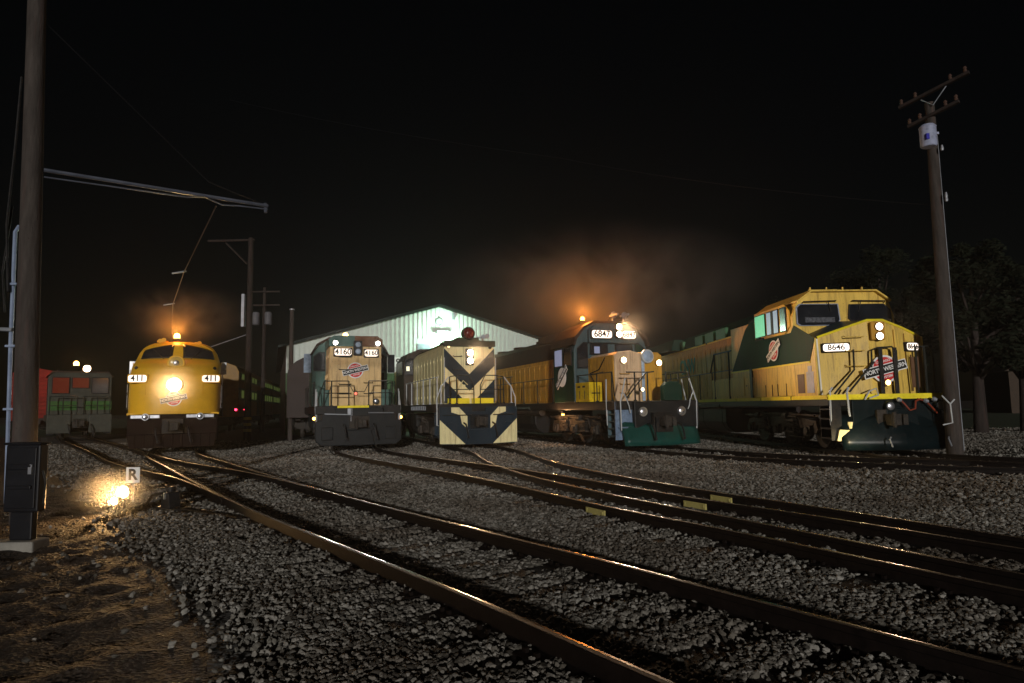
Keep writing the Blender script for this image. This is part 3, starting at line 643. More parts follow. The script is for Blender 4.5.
    b = MB(); b.prism([(.2, D), (.2, 1.95), (.35, 2.1), (.75, 2.1), (.88, 1.95), (.88, D)], .0, .25, 'y'); b.obj('raised_end_plate', green, t, bevel=.02)
    for x in (-.62, .82): lamp(t, 'ditch_light', (x, -.05, 1.13), .12, chrome, housing=chrome, depth=.14)
    b = MB(); b.lathe([(.06, 0), (.1, .04), (.12, .06)], (-.55, 1.0, 1.72), (0, -1, 0)); b.obj('lamp_hood', tan, t)
    lamp(t, 'lower_reflection_glow', (-.3, .5, 1.85), .055, lens_warm, 9, E_WARM, 150)  # a reflection imitated by a small glowing lens and bulb
    coupler(t, -.3, .82)
    truck(t, 5.0, [2.2, 3.85, 5.5]); truck(t, 15.8, [14, 15.65, 17.3]); fuel_tank(t, 7.4, 12.4, 1.35)
    b = MB(); b.tube([(-1.35, 6.6, 1.1), (-1.35, 13, 1.1)], .14, seg=12); b.obj('air_reservoir', truckm, t, smooth=True)
    o = MB(); o.lathe([(.07, 0), (.08, .1)], (-1.36, 4.55, 1.05), (0, 0, 1)); o = o.obj('truck_lamp', blackm, t)
    g = MB(); g.lathe([(.065, 0), (.04, -.04), (.002, -.05)], (-1.36, 4.55, 1.05), (0, 0, 1)); g.obj('lens', lens_orange, o)
    light('POINT', o, (-1.75, 4.5, 1.0), 60, (1, .5, .2), .04)
low_nose_engine()

# ================================================================== 5. wide-cab engine at the right
def wide_cab_engine():
    t = thing('wide_cab_locomotive', 'clean yellow wide-cab diesel with dark green cab side panel, nearest and rightmost engine', 'locomotive', (10.02, 17.35, HEAD), R(2.2))
    D = 1.52
    b = MB(); b.box(-1.55, 1.55, .5, 22, D-.3, D-.002); b.obj('frame', blackm, t, bevel=.02)
    b = MB(); b.box(-1.575, 1.575, .46, .5, D-.13, D+.01)
    for y in np.arange(.46, 20, 2.2):
        for s in (-1, 1): b.box(s*1.55, s*1.575, y, min(y+2.12, 22), D-.11, D+.0)
    b.obj('yellow_sill_stripe', stripe, t)
    # nose: three facets with a peaked top that slopes up to the windscreen
    zb = D; y0 = .62
    A = [(-1.45, 1.0), (-.22, y0), (.22, y0), (.9, .84), (1.45, 1.02)]      # plan outline (x, y)
    ztop = [3.14, 3.56, 3.56, 3.36, 3.16]
    back = [(-1.5, 2.3, 3.2), (-.22, 2.2, 3.72), (.22, 2.2, 3.72), (.9, 2.25, 3.5), (1.5, 2.3, 3.2)]
    b = MB()
    for i in range(4):
        (xa, ya), (xb, yb) = A[i], A[i+1]
        b.add([(xa, ya, zb), (xb, yb, zb), (xb, yb+.1, ztop[i+1]), (xa, ya+.1, ztop[i])], [(0, 1, 2, 3)], 0)
        b.add([(xa, ya+.1, ztop[i]), (xb, yb+.1, ztop[i+1]), back[i+1], back[i]], [(0, 1, 2, 3)], 1)
    for k, s in ((0, -1), (4, 1)):
        x, y = A[k]; q = back[k]
        b.add([(x, y, zb), (x, y+.1, ztop[k]), q, (q[0], q[1], zb)], [(0, 1, 2, 3)], 0)
    b.obj('nose', [yellow, mat('blue_green_nose_top', (.012, .035, .045), .4, dirt=(.03, .04, .04))], t)
    b = MB(); b.tube([(x, y+.09, z+.0) for (x, y), z in zip(A, ztop)], .035, seg=6); b.obj('yellow_nose_edge', stripe, t)
    b = MB(); b.tube([(-1.46, 1.0, D+.02), (-1.46, 1.1, 3.1)], .03, seg=6); b.obj('white_corner_edge', mat('white_edge_paint', (.7, .68, .58), .4), t)
    # twin headlights in a recess
    b = MB(); b.box(-.2, .2, .56, .66, 3.0, 3.5); b.obj('headlight_case', orange_y, t, bevel=.03)
    pk = emit('peach_headlight_glow', (1, .72, .55), 9)
    lamp(t, 'headlight', (.02, .53, 3.36), .1, pk, 350, (1, .7, .45), 80, tilt=14); lamp(t, 'headlight', (.02, .53, 3.1), .1, pk, 0)
    lamp(t, 'lower_headlight', (.12, .48, 1.83), .075, emit('orange_lower_lamp_glow', (1, .5, .15), 9), 12, E_WARM, 140)
    def onface(i, f): (xa, ya), (xb, yb) = A[i], A[i+1]; return xa+(xb-xa)*f, ya+(yb-ya)*f, math.atan2(yb-ya, xb-xa)
    x, y, a = onface(0, .33); board(t, (x, y-.02, 2.83), .66, .2, '8646', board_b, rz=a, size=.22)
    x, y, a = onface(3, .45); board(t, (x, y-.02, 2.83), .42, .2, '8646', board_b, rz=a, size=.2)
    emblem(t, (.1, .56, 2.2), .38, tilt=14)
    for i, f0, f1, zs in ((0, .5, .86, (3.1, 2.72, 2.3)),):
        for z in zs:
            xa, ya, a = onface(i, f0); xb, yb, a = onface(i, f1)
            b = MB(); b.tube([(xa, ya+.02, z+.04), (xa, ya-.08, z), (xb, yb-.08, z), (xb, yb+.02, z)], .014); b.obj('grab_iron', yellow, t, smooth=True)
    # nose door seams and latch
    b = MB()
    for f in (.05, .95):
        x, y, a = onface(3, f); b.tube([(x, y+.02, D+.1), (x, y+.06, 3.2)], .012)
    x, y, a = onface(2, .5); b.tube([(x, y+.02, D+.1), (x, y+.06, 3.3)], .012); b.obj('nose_door_seam', orange_y, t)
    b = MB(); x, y, a = onface(3, .5); b.box(x-.12, x+.12, y-.03, y+.02, 1.7, 2.55); b.tube([(x-.15, y-.1, 1.6), (x-.15, y-.1, 2.6)], .02); b.obj('nose_door', mat('dull_brown_paint', (.12, .06, .03), .5), t, bevel=.02)  # door in one plain dark brown, unlike the yellow nose
    # cab
    cy0, cy1 = 2.25, 5.2
    prof = [(-1.55, D), (1.55, D), (1.55, 3.9), (1.42, 4.3), (.98, 4.62), (-.98, 4.62), (-1.42, 4.3), (-1.55, 3.9)]
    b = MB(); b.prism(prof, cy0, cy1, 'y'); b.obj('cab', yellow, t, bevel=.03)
    b = MB(); b.prism([(-.98, 4.62), (.98, 4.62), (1.42, 4.3), (1.44, 4.36), (1.0, 4.67), (-1.0, 4.67), (-1.44, 4.36), (-1.42, 4.3)], cy0-.12, cy1+.1, 'y')
    b.box(-1.0, -.1, 2.3, 2.33, 4.67, 4.71)
    for x in (-.9, -.4, .1, .7): b.box(x, x+.04, 2.4, 2.46, 4.67, 4.8)
    b.obj('roof', yellow, t, bevel=.015)
    for s in (-1, 1):
        pts = [(s*.16, 3.82), (s*.2, 4.22), (s*1.2, 4.22), (s*1.38, 4.05), (s*1.42, 3.68), (s*1.38, 3.62), (s*.3, 3.68)] if s > 0 else [(-.16, 3.78), (-.2, 4.24), (-1.32, 4.24), (-1.42, 4.15), (-1.42, 3.68), (-1.32, 3.62), (-.25, 3.62)]
        window(t, pts, cy0-.05, cy0, 'y', frame=mat('pale_blue_grey_seal', (.25, .28, .36), .5) if s < 0 else blackm, name='windscreen', fw=.03)
        b = MB(); b.tube([(s*.25, cy0-.02, 4.33), (s*.25, cy0-.1, 4.34), (s*1.25, cy0-.1, 4.32), (s*1.25, cy0-.02, 4.28)], .016); b.tube([(s*.5, cy0-.1, 4.33), (s*.42, cy0-.08, 4.0)], .014); b.obj('wiper', blackm, t)
    b = MB(); b.box(-1.2, -.3, cy0-.062, cy0-.058, 3.7, 3.85); b.obj('painted_console_reflection', mat('grey_reflection_paint', (.08, .085, .1), .5, var=.8, scale=14), t)  # thin plate on the windscreen, coloured as a reflection
    # left side window group in an orange-yellow frame
    X = -1.55
    b = MB(); b.prism([(5.0, 3.42), (2.75, 3.42), (2.42, 3.62), (2.42, 4.1), (2.75, 4.34), (5.0, 4.34)], X-.03, X, 'x'); b.obj('window_frame', e_yellow, t, bevel=.01)
    for (a0, a1, p) in ((4.12, 4.88, green_in), (3.15, 3.95, lav_in), (2.62, 2.98, glass)):
        window(t, [(a0, 3.52), (a1, 3.52), (a1, 4.22), (a0, 4.22)], X-.06, X-.03, 'x', pane=p, fw=.03)
    b = MB(); b.box(X-.075, X-.06, 3.45, 3.62, 3.5, 4.24); b.obj('window_bar', blackm, t)
    b = MB(); b.tube([(X-.02, 4.6, 3.5), (X-.3, 4.3, 3.38), (X-.3, 3.7, 3.38)], .03); b.obj('arm_rest', blackm, t)
    # dark green side panel sweeping from the hood to the nose
    b = MB(); b.prism([(7.3, 2.5), (1.35, 2.5), (1.02, 3.12), (2.2, 3.62), (2.42, 3.42), (5.0, 3.42), (5.1, 4.1), (5.5, 4.1), (5.9, 3.9)], X-.012, X+.002, 'x'); b.obj('green_side_panel', green, t)
    b = MB(); b.box(X-.03, X, 1.35, 7.35, 2.45, 2.5); b.obj('yellow_panel_stripe', stripe, t)
    emblem(t, (X-.035, 3.6, 2.98), .33, rz=-PI/2, tilt=28, bar=white, ink=black)
    # nose side and lower side body
    for xa, xb in ((X+.05, X), (1.5, 1.55)): b = MB(); b.prism([(1.02, D), (1.05, 3.12), (2.4, 3.6), (2.4, D)], xa, xb, 'x'); b.obj('nose_side', yellow, t)
    b = MB(); b.box(X, -1.0, 5.2, 9.6, D, 2.28); b.box(X, -1.0, 5.2, 7.3, 2.28, 4.08)
    b.box(1.0, 1.55, 5.2, 9.6, D, 2.28)
    for y, w in ((5.3, .7), (6.2, 1.4), (7.7, 1.7)): b.box(X-.02, X, y, y+w, D+.08, 2.22)
    for y in (2.9, 3.5, 3.9, 4.4): b.box(X-.02, X, y, y+.03, D+.02, D+.4, 1)
    b.box(X-.02, X, 5.9, 6.05, D+.4, D+.46, 1)
    b.obj('equipment_boxes', [yellow, blackm], t, bevel=.012)
    b = MB(); b.box(X-.012, X, 1.75, 2.15, 1.6, 2.15, 0); b.obj('brown_plate', mat('dull_brown_paint', (.12, .06, .03), .5), t)
    b = MB(); b.box(X-.012, X, 1.2, 1.6, 1.6, 2.2); b.box(X-.014, X, 1.3, 1.5, 2.2, 2.36); b.obj('white_notice', mat('pale_notice_paint', (.42, .42, .5), .5), t)
    # long hood
    b = MB(); hw = .98
    b.prism([(-hw, D), (hw, D), (hw, 3.95), (-hw, 3.95)], 5.2, 21.3, 'y', 0)
    b.prism([(-hw-.03, 3.95), (hw+.03, 3.95), (hw-.1, 4.55), (-hw+.1, 4.55)], 5.2, 21.3, 'y', 1)
    for s in (-1, 1): door_ribs(b, s*hw, 7.5, 21, D+.1, 3.7, .62)
    for y in (9.2, 10.6, 12, 15): b.box(-hw-.08, -hw+.3, y, y+1.1, 3.98, 4.4, 2)
    b.prism([(-1.5, 4.0), (1.5, 4.0), (1.35, 4.55), (-1.35, 4.55)], 15.5, 21.3, 'y', 1)
    b.obj('long_hood', [orange_y, green, mat('green_vent_paint', (.03, .12, .05), .4)], t, bevel=.02)  # yellow hood in orange paint: the orange light is put into its colour
    b = MB(); b.box(-hw-.05, -hw-.03, 7.2, 11.5, 3.93, 3.99); b.box(-hw-.05, -hw-.03, 11.7, 21, 3.93, 3.99); b.obj('yellow_hood_stripe', stripe, t)
    b = MB(); b.box(-hw-.12, -hw, 5.3, 6.7, 3.4, 4.35); b.obj('side_air_intake', roofb, t, bevel=.02)
    text('CNW', 'lettering', mat('teal_lettering', (.01, .2, .15), .5), t, (-hw-.05, 14.5, 3.1), .95, rot=(PI/2, 0, -PI/2), bold=.03)
    # handrails
    for s in (-1, 1):
        handrail(t, [(s*1.46, 5.5, 2.6), (s*1.46, 21, 2.6)], [(s*1.46, y, D, 2.6) for y in (9.8, 11.4, 13, 14.6, 16.2, 17.8, 19.4, 21)], .022, darktube)
        steps(t, s*1.52, .12, .62, .35, D-.14, 4, blackm)
    handrail(t, [(-1.56, 7.3, 3.3), (-1.56, 9.2, 3.3), (-1.56, 9.7, 2.6)], [(-1.56, 7.6, D, 3.3), (-1.56, 9.2, D, 3.3)], .03, darktube)
    b = MB(); b.box(-1.6, -1.54, 5.4, 5.6, D, 2.5); b.obj('green_post', blackm, t)
    # front platform rails: two sloping grab rails, a central gate and a pair on the right
    handrail(t, [(-1.5, .12, .72), (-1.5, .08, 1.62), (-1.42, .1, 1.72)], [], .028, railtube, name='step_handrail')
    handrail(t, [(-.98, .1, .95), (-1.02, .06, 1.05), (-1.05, .05, 1.6), (-.98, .08, 1.72)], [], .028, railtube, name='step_handrail')
    handrail(t, [(-1.35, .12, 1.55), (-.72, .2, 2.2), (-.7, .22, 2.75)], [], .026, darktube, name='sloping_rail')
    handrail(t, [(-.95, .1, 1.6), (-.35, .12, 2.25), (-.2, .12, 2.4)], [], .028, darktube, name='sloping_rail')
    handrail(t, [(-.28, .12, 2.25), (-.25, .12, 2.72), (-.1, .1, 2.78), (.3, .1, 2.8), (.42, .1, 2.7), (.42, .1, 2.3)], [], .024, darktube)
    b = MB(); b.box(-.08, .02, .07, .13, D, 2.78); b.box(.32, .42, .07, .13, D, 2.78); b.obj('gate_post', blackm, t, bevel=.01)
    handrail(t, [(.95, .1, D), (.95, .1, 2.78), (1.35, .12, 2.82), (1.45, .14, 2.5), (1.45, .14, D)], [(1.2, .11, D, 2.82)], .03, darktube)
    handrail(t, [(1.72, .2, .98), (1.9, .1, 1.05), (1.92, .1, 1.55), (1.75, .15, 1.75)], [(1.62, .2, 1.0, 1.55)], .02, railtube, name='step_handrail')
    b = MB(); b.tube([(-.6, .0, 1.38), (-.5, -.05, 1.6), (-.3, -.05, 1.68), (-.25, -.05, 1.5), (-.5, -.05, 1.42)], .022); b.obj('cut_lever', railtube, t, smooth=True)
    # pilot with hoses
    b = MB(); b.box(-.95, 1.5, .02, .1, .3, D-.14); b.box(-.1, .75, -.12, .02, .55, 1.15); b.obj('pilot', plowd, t, bevel=.02)
    b = MB(); P = []
    for (z, y) in ((.05, -.34), (.3, -.3), (.6, -.2), (.85, -.1), (.98, -.03)):
        P.append([(.2+x*1.5, y+abs(x)**1.3*.3, z) for x in np.linspace(-1, 1, 17)])
    b.grid(P); b.obj('snow_plow', plowd, t, smooth=True, solid=.03)
    for x in (-.3, 1.25): b = MB(); b.tube([(x, -.6, .15), (x, -.5, .35), (x+.06, -.45, .4)], .02); b.obj('plow_hook', galv, t)
    for x in (.02, 1.38): lamp(t, 'ditch_light', (x, -.12, 1.2), .11, chrome, housing=plowd, depth=.16)
    hm = mat('red_brown_hose_rubber', (.22, .035, .015), .5)
    for pts in ([(.3, -.05, 1.4), (.4, -.12, 1.25), (.52, -.14, 1.08), (.68, -.12, 1.12), (.72, -.1, 1.32), (.9, -.05, 1.38)], [(.8, -.05, 1.38), (1.0, -.1, 1.32), (1.15, -.14, 1.12), (1.28, -.1, 1.0)]):
        b = MB(); b.tube(pts, .024); b.obj('air_hose', hm, t, smooth=True)
    for c in ((.22, -.08, 1.38), (.95, -.08, 1.34), (1.18, -.08, 1.38)):
        b = MB(); b.lathe([(.05, 0), (.07, .05), (.04, .12)], c, (.6, -.3, -.2)); b.obj('hose_fitting', galv, t, smooth=True)
    coupler(t, -.2, .85, False)
    # cream casting lit from below behind the step
    b = MB(); b.prism([(-1.42, .3), (-1.34, .6), (-.98, .58), (-.98, .5), (-1.12, .5), (-1.2, .36), (-1.02, .36), (-1.0, .28)], .0, .1, 'y'); b.prism([(-1.06, .62), (-1.0, .62), (-.96, .8), (-1.1, .8)], .0, .06, 'y'); b.obj('cream_bracket', cream, t, bevel=.01)
    b = MB(); b.lathe([(.05, 0), (.06, .05)], (-1.1, .0, .12), (0, 0, 1)); o = b.obj('ground_light', galv, t)
    light('POINT', o, (-1.2, -.5, .35), 26, (1, .78, .4), .04)
    truck(t, 4.4, [2.3, 4.4, 6.5], .52, 1.1); truck(t, 18, [16, 18, 20], .52, 1.1); fuel_tank(t, 8.6, 14, 1.4)
wide_cab_engine()
for o in list(bpy.data.objects):
    p = o.parent
    if p is not None and p.name == 'wide_cab_locomotive' and o.type == 'MESH' and o.name.split('.')[0] in ('handrail', 'step', 'step_handrail', 'sloping_rail', 'gate_post', 'cut_lever', 'pilot', 'snow_plow', 'plow_hook', 'ditch_light', 'air_hose', 'hose_fitting', 'coupler', 'cream_bracket', 'ground_light'):
        ys = [v.co.y for v in o.data.vertices]
        if min(ys) < .9 and max(ys) < 3: o.location.y += .4

# ================================================================== 6. small centre of the far left
def small_switcher():
    t = thing('small_switcher', 'small dim green and grey shunting engine with cab windows, far left behind the pole', 'locomotive', (-23.9, 36.6, HEAD), R(36))
    grey = mat('dull_grey_green_paint', (.045, .048, .04), .5, dirt=(.04, .03, .02)); gr = mat('faded_mid_green_paint', (.035, .1, .025), .45, dirt=(.03, .05, .02))
    b = MB(); b.box(-1.5, 1.5, 0, 12, .95, 1.35); b.box(-1.5, -.42, -.08, .1, .35, 1.35); b.box(.42, 1.5, -.08, .1, .35, 1.35); b.obj('frame', grey, t, bevel=.02)
    b = MB(); b.prism([(-1.5, 1.35), (1.5, 1.35), (1.5, 3.5), (1.3, 3.72), (-1.3, 3.72), (-1.5, 3.5)], .7, 3.6, 'y'); b.obj('cab', grey, t, bevel=.03)
    b = MB(); b.prism([(-1.58, 3.48), (-1.32, 3.78), (1.32, 3.78), (1.58, 3.48), (1.3, 3.7), (-1.3, 3.7)], .6, 3.7, 'y'); b.obj('roof', roofb, t)
    rd = emit('red_lit_cab_glass', (.8, .08, .02), .07, .04)
    for x0, x1, z0, z1, p in ((-1.3, -.55, 2.55, 3.4, rd), (-.38, .38, 2.85, 3.4, rd), (.55, 1.32, 2.55, 3.4, glass)):
        window(t, [(x0, z0), (x1, z0), (x1, z1), (x0, z1)], .65, .7, 'y', pane=p)
    window(t, [(.95, 2.6), (1.7, 2.6), (1.7, 3.3), (.95, 3.3)], -1.53, -1.5, 'x', pane=glass)
    b = MB(); b.box(-1.45, -.15, .66, .7, 1.6, 2.1); b.box(.15, 1.52, .66, .7, 1.6, 2.1); b.obj('green_band', gr, t)
    for s in (-1, 1):
        handrail(t, [(s*1.4, .05, 2.35), (s*.15, .05, 2.35)], [(s*1.4, .05, 1.35, 2.35), (s*.15, .05, 1.35, 2.35), (s*.8, .05, 1.35, 2.35)], .025, darktube, mid=[(s*1.4, .05, 1.85), (s*.15, .05, 1.85)])
        steps(t, s*1.48, .15, .6, .3, 1.3, 3)
    b = MB(); b.box(-.9, .9, 3.6, 11, 1.35, 2.9); b.box(-1.45, -1.0, 3.8, 6, 1.35, 2.4); b.obj('engine_hood', mat('very_dark_green_paint', (.012, .03, .015), .5), t, bevel=.04)
    lamp(t, 'headlight', (.25, .5, 3.92), .18, emit('strong_peach_headlight_glow', (1, .68, .4), 30), 150, E_WARM, 130)
    beacon(t, (-.25, .8, 4.1), 110, r=.13, lens=emit('strong_orange_glow', (1, .45, .08), 30))
    coupler(t, -.1); truck(t, 2.5, [1.6, 3.6], .48); truck(t, 9, [8, 10], .48)
small_switcher()

# ================================================================== bilevel coaches behind the streamliner
def coaches():
    cg = mat('dark_coach_green_paint', (.014, .035, .018), .4); cy = mat('dim_coach_yellow_paint', (.2, .11, .02), .45)
    win = emit('yellow_green_lit_coach_glass', (.45, .65, .15), .09, .1)
    u = Vector((-math.sin(R(15)), math.cos(R(15)), 0))
    base = Vector((-20.9, 46.5, HEAD))
    def coach(label):
        t = thing('bilevel_coach', label, 'railway coach', (0, 0, 0), R(15), 'coaches coupled behind the streamlined engine')
        b = MB(); b.prism([(-1.5, 1.0), (1.5, 1.0), (1.5, 4.2), (1.3, 4.6), (.7, 4.82), (-.7, 4.82), (-1.3, 4.6), (-1.5, 4.2)], 0, 25.2, 'y'); b.obj('body', cy, t, bevel=.02)
        b = MB(); b.box(1.5, 1.52, .1, 25.1, 2.2, 3.05); b.box(1.5, 1.52, .1, 25.1, 3.6, 4.15); b.obj('green_window_band', cg, t)
        for y in np.arange(1.2, 24, 2.05):
            for z0, z1 in ((2.35, 2.9), (3.7, 4.1)):
                if 11 < y < 13.5: continue
                window(t, [(y, z0), (y+1.35, z0), (y+1.35, z1), (y, z1)], 1.55, 1.52, 'x', pane=win, fw=.04)
        b = MB(); b.box(1.5, 1.54, 11.5, 13.4, 1.05, 3.2); b.obj('door', cg, t)
        b = MB(); b.box(-.5, .5, -.3, 0, 1.05, 3.4); b.obj('end_diaphragm', blackm, t)
        b = MB(); b.box(-.9, .9, 5, 20, .5, 1.0); b.obj('underframe_boxes', blackm, t)
        for yc in (3, 22): truck(t, yc, [yc-1.2, yc+1.2], .45, 1.0)
        return t
    c0 = coach('two-deck green coach coupled right behind the streamlined yellow engine')
    c0.location = base
    for k, lab in ((1, 'two-deck green coach, middle of the three behind the streamliner'), (2, 'two-deck green coach, farthest of the three behind the streamliner')):
        r = c0.copy(); COL.objects.link(r); r.location = base+u*25.9*k; r['label'] = lab
        for ch in list(c0.children):
            c = ch.copy(); COL.objects.link(c); c.parent = r
            for g in ch.children: d = g.copy(); COL.objects.link(d); d.parent = c
    lm = MB(); lm.lathe([(.09, 0), (.09, -.06)], (1.35, -.02, 1.5), (0, -1, 0)); o = lm.obj('marker_lamp', blackm, c0)
    g = MB(); g.lathe([(.085, .0), (.002, .03)], (1.35, -.02, 1.5), (0, -1, 0)); g.obj('lens', emit('red_marker_glow', (1, .03, .08), 8), o)
    lm = MB(); lm.lathe([(.09, 0), (.09, -.06)], (1.9, .5, 1.5), (0, -1, 0)); lm.tube([(1.5, .55, 1.5), (1.9, .55, 1.5)], .03); o = lm.obj('marker_lamp', blackm, c0)
    g = MB(); g.lathe([(.085, .0), (.002, .03)], (1.9, .5, 1.5), (0, -1, 0)); g.obj('lens', emit('red_marker_glow', (1, .03, .08), 8), o)
coaches()

# red box car lit from the side, behind the small engine
def freight_car(label, loc, rz, m, L=12, ribs=True, h=3.4, round_=False):
    t = thing('freight_car', label, 'freight car', loc, rz)
    b = MB(); 
    if round_: b.prism([(1.45*math.cos(a), 1.0+2.1+1.0*math.sin(a)) for a in np.linspace(0, PI, 13)]+[(-1.45, 1.0), (1.45, 1.0)], 0, L, 'y')
    else: b.prism([(-1.5, 1.0), (1.5, 1.0), (1.5, .9+h), (0, 1.2+h), (-1.5, .9+h)], 0, L, 'y')
    if ribs:
        for k in range(11): b.box(-1.45, 1.45, -.09, 0, 1.15+k*.28, 1.27+k*.28); b.box(1.5, 1.54, .1, L-.1, 1.15+k*.28, 1.22+k*.28); b.box(-1.54, -1.5, .1, L-.1, 1.15+k*.28, 1.22+k*.28)
    b.obj('body', m, t, bevel=.015)
    b = MB(); b.tube([(1.3, -.12, 1.2), (1.3, -.12, 4.0)], .02); b.tube([(.95, -.12, 1.2), (.95, -.12, 4.0)], .02)
    for k in range(8): b.tube([(.95, -.12, 1.4+k*.34), (1.3, -.12, 1.4+k*.34)], .015)
    b.obj('ladder', m, t)
    coupler(t, -.2); truck(t, 1.9, [1.1, 2.7], .42, 1.0); truck(t, L-1.9, [L-2.7, L-1.1], .42, 1.0)
    return t
fc = freight_car('ribbed red freight car lit by red light, behind the small engine', (-33.0, 46, HEAD), R(36), mat('red_oxide_paint', (.16, .014, .01), .5, dirt=(.1, .02, .01)), 12)
b = MB(); b.lathe([(.12, 0), (.16, .2)], (1.0, -2.6, 3.6), (0, 1, 0)); b.tube([(1.0, -2.6, 3.6), (1.0, -2.6, 4.4), (1.0, .1, 4.4)], .03); o = b.obj('red_work_light', blackm, fc)
light('POINT', o, (1.0, -2.3, 3.5), 60, (1, .25, .12), .1)
freight_car('dark brown round-roofed car standing behind the tan 4160 engine', (-9.75, 33.0, HEAD), R(16), mat('dark_brown_car_paint', (.022, .012, .01), .5), 12, False, round_=True)

# ================================================================== shed
def shed():
    t = thing('metal_shed', 'big corrugated metal shed with its gable lit pale green-white by a floodlight', 'building', (-5.0, 45.0, 0), R(20))
    W = 9.9; ze, za = 5.65, 8.45
    b = MB(); pitch = .3
    def top(x): return za-(za-ze)*abs(x)/W
    x = -W
    while x < W-.01:
        x1 = min(x+pitch, W); r0, r1 = x+.06, x+.2
        zz = 3.9
        for (a, c, y) in ((x, r0, 0), (r0, r1, -.055), (r1, x1, 0)):
            b.add([(a, y, zz), (c, y, zz), (c, y, top(c)), (a, y, top(a))], [(0, 1, 2, 3)])
        b.add([(r0, 0, zz), (r0, -.055, zz), (r0, -.055, top(r0)), (r0, 0, top(r0))], [(0, 1, 2, 3)])
        b.add([(r1, 0, zz), (r1, -.055, zz), (r1, -.055, top(r1)), (r1, 0, top(r1))], [(0, 1, 2, 3)])
        x += pitch
    b.obj('gable_wall', mat('pale_ribbed_metal_siding', (.5, .55, .52), .5, var=.08), t)
    b = MB(); x = -W
    while x < W-.01:
        for (a, c, y) in ((x, x+.06, .08), (x+.06, x+.2, .03), (x+.2, x+.3, .08)):
            b.add([(a, y, 0), (c, y, 0), (c, y, 3.9), (a, y, 3.9)], [(0, 1, 2, 3)])
        x += .3
    b.obj('lower_wall', mat('green_ribbed_metal_siding', (.05, .11, .045), .5, var=.2), t)
    b = MB(); b.prism([(-W-.5, ze-.18), (0, za+.0), (W+.5, ze-.18), (W+.5, ze-.02), (0, za+.18), (-W-.5, ze-.02)], -.35, 30, 'y'); b.obj('roof', mat('dark_green_metal_roof', (.006, .012, .01), .5), t)
    b = MB(); b.box(-W, -W+.1, .1, 29.8, 0, ze-.1); b.box(W-.1, W, .1, 29.8, 0, ze-.1); b.obj('side_wall', mat('brown_metal_side_wall', (.08, .05, .04), .6), t)
    b = MB(); b.box(-1.6, 1.9, -.06, .02, 3.9, 6.2); b.box(-.45, 1.5, -.1, -.06, 3.95, 6.05, 1); b.box(-1.5, -.6, -.12, -.06, 4.6, 5.9, 2); b.obj('door_header', [mat('pale_header_panel', (.42, .45, .43), .5), mat('mint_panel', (.4, .55, .42), .5), mat('lavender_grey_panel', (.2, .22, .27), .5)], t)
    b = MB(); b.lathe([(.28, 0), (.28, -.04)], (0, -.08, 7.45), (0, -1, 0), seg=24); b.lathe([(.22, .002), (.22, .01)], (0, -.09, 7.45), (0, -1, 0), m=1); b.obj('round_emblem', [mat('grey_metal_disc', (.1, .11, .11), .5), mat('dull_disc_face', (.28, .3, .3), .5)], t)
    b = MB(); b.box(.9, 1.05, -.3, -.06, 7.6, 8.05); b.obj('gable_lamp_bracket', galv, t)
    b = MB(); b.box(-3.55, -2.1, -.09, -.05, 4.3, 4.95); o = b.obj('number_sign', white, t)
    text('192', 'number', black, o, (-2.82, -.1, 4.62), .62, bold=.02)
    b = MB(); b.box(-.25, .55, -.55, -.28, 6.55, 6.75); b.tube([(.15, -.3, 6.65), (.15, -.05, 6.65)], .04); o = b.obj('floodlight', galv, t)
    b = MB(); b.box(-.2, .5, -.5, -.32, 6.535, 6.55); b.obj('lens', emit('green_white_floodlight_glow', (.75, 1, .82), 12), o)
    light('POINT', o, (.15, -1.0, 6.35), 800, (.62, 1, .72), .2)
shed()

# ================================================================== ground and tracks
def noise_ground(name, c0, c1, sc, bump, bs, rough=.9, spec=.3):
    m = bpy.data.materials.new(name); m.use_nodes = True; nt = m.node_tree; n = nt.nodes; l = nt.links
    b = n['Principled BSDF']; b.inputs['Roughness'].default_value = rough; b.inputs['Specular IOR Level'].default_value = spec
    tc = n.new('ShaderNodeTexCoord')
    a = n.new('ShaderNodeTexNoise'); a.inputs['Scale'].default_value = sc; a.inputs['Detail'].default_value = 10; a.inputs['Roughness'].default_value = .7
    l.new(tc.outputs['Object'], a.inputs['Vector'])
    r = n.new('ShaderNodeMapRange'); r.inputs['From Min'].default_value = .38; r.inputs['From Max'].default_value = .64; l.new(a.outputs['Fac'], r.inputs['Value'])
    mx = n.new('ShaderNodeMix'); mx.data_type = 'RGBA'; mx.inputs['A'].default_value = (*c0, 1); mx.inputs['B'].default_value = (*c1, 1)
    l.new(r.outputs[0], mx.inputs['Factor']); l.new(mx.outputs['Result'], b.inputs['Base Color'])
    v = n.new('ShaderNodeTexVoronoi'); v.inputs['Scale'].default_value = bs; l.new(tc.outputs['Object'], v.inputs['Vector'])
    v2 = n.new('ShaderNodeTexNoise'); v2.inputs['Scale'].default_value = bs*.3; v2.inputs['Detail'].default_value = 8; l.new(tc.outputs['Object'], v2.inputs['Vector'])
    ad = n.new('ShaderNodeMath'); ad.operation = 'MULTIPLY_ADD'; ad.inputs[1].default_value = 2.2; l.new(v2.outputs['Fac'], ad.inputs[0]); l.new(v.outputs['Distance'], ad.inputs[2])
    bp = n.new('ShaderNodeBump'); bp.inputs['Strength'].default_value = bump; bp.inputs['Distance'].default_value = .03
    l.new(ad.outputs[0], bp.inputs['Height']); l.new(bp.outputs[0], b.inputs['Normal'])
    return m
dirt = noise_ground('packed_brown_dirt', (.012, .008, .005), (.045, .031, .021), 1.3, 1.0, 34, .72, .3)
ballast_m = noise_ground('grey_ballast_bed', (.05, .047, .043), (.12, .117, .11), 2.0, 1.0, 22, .95)
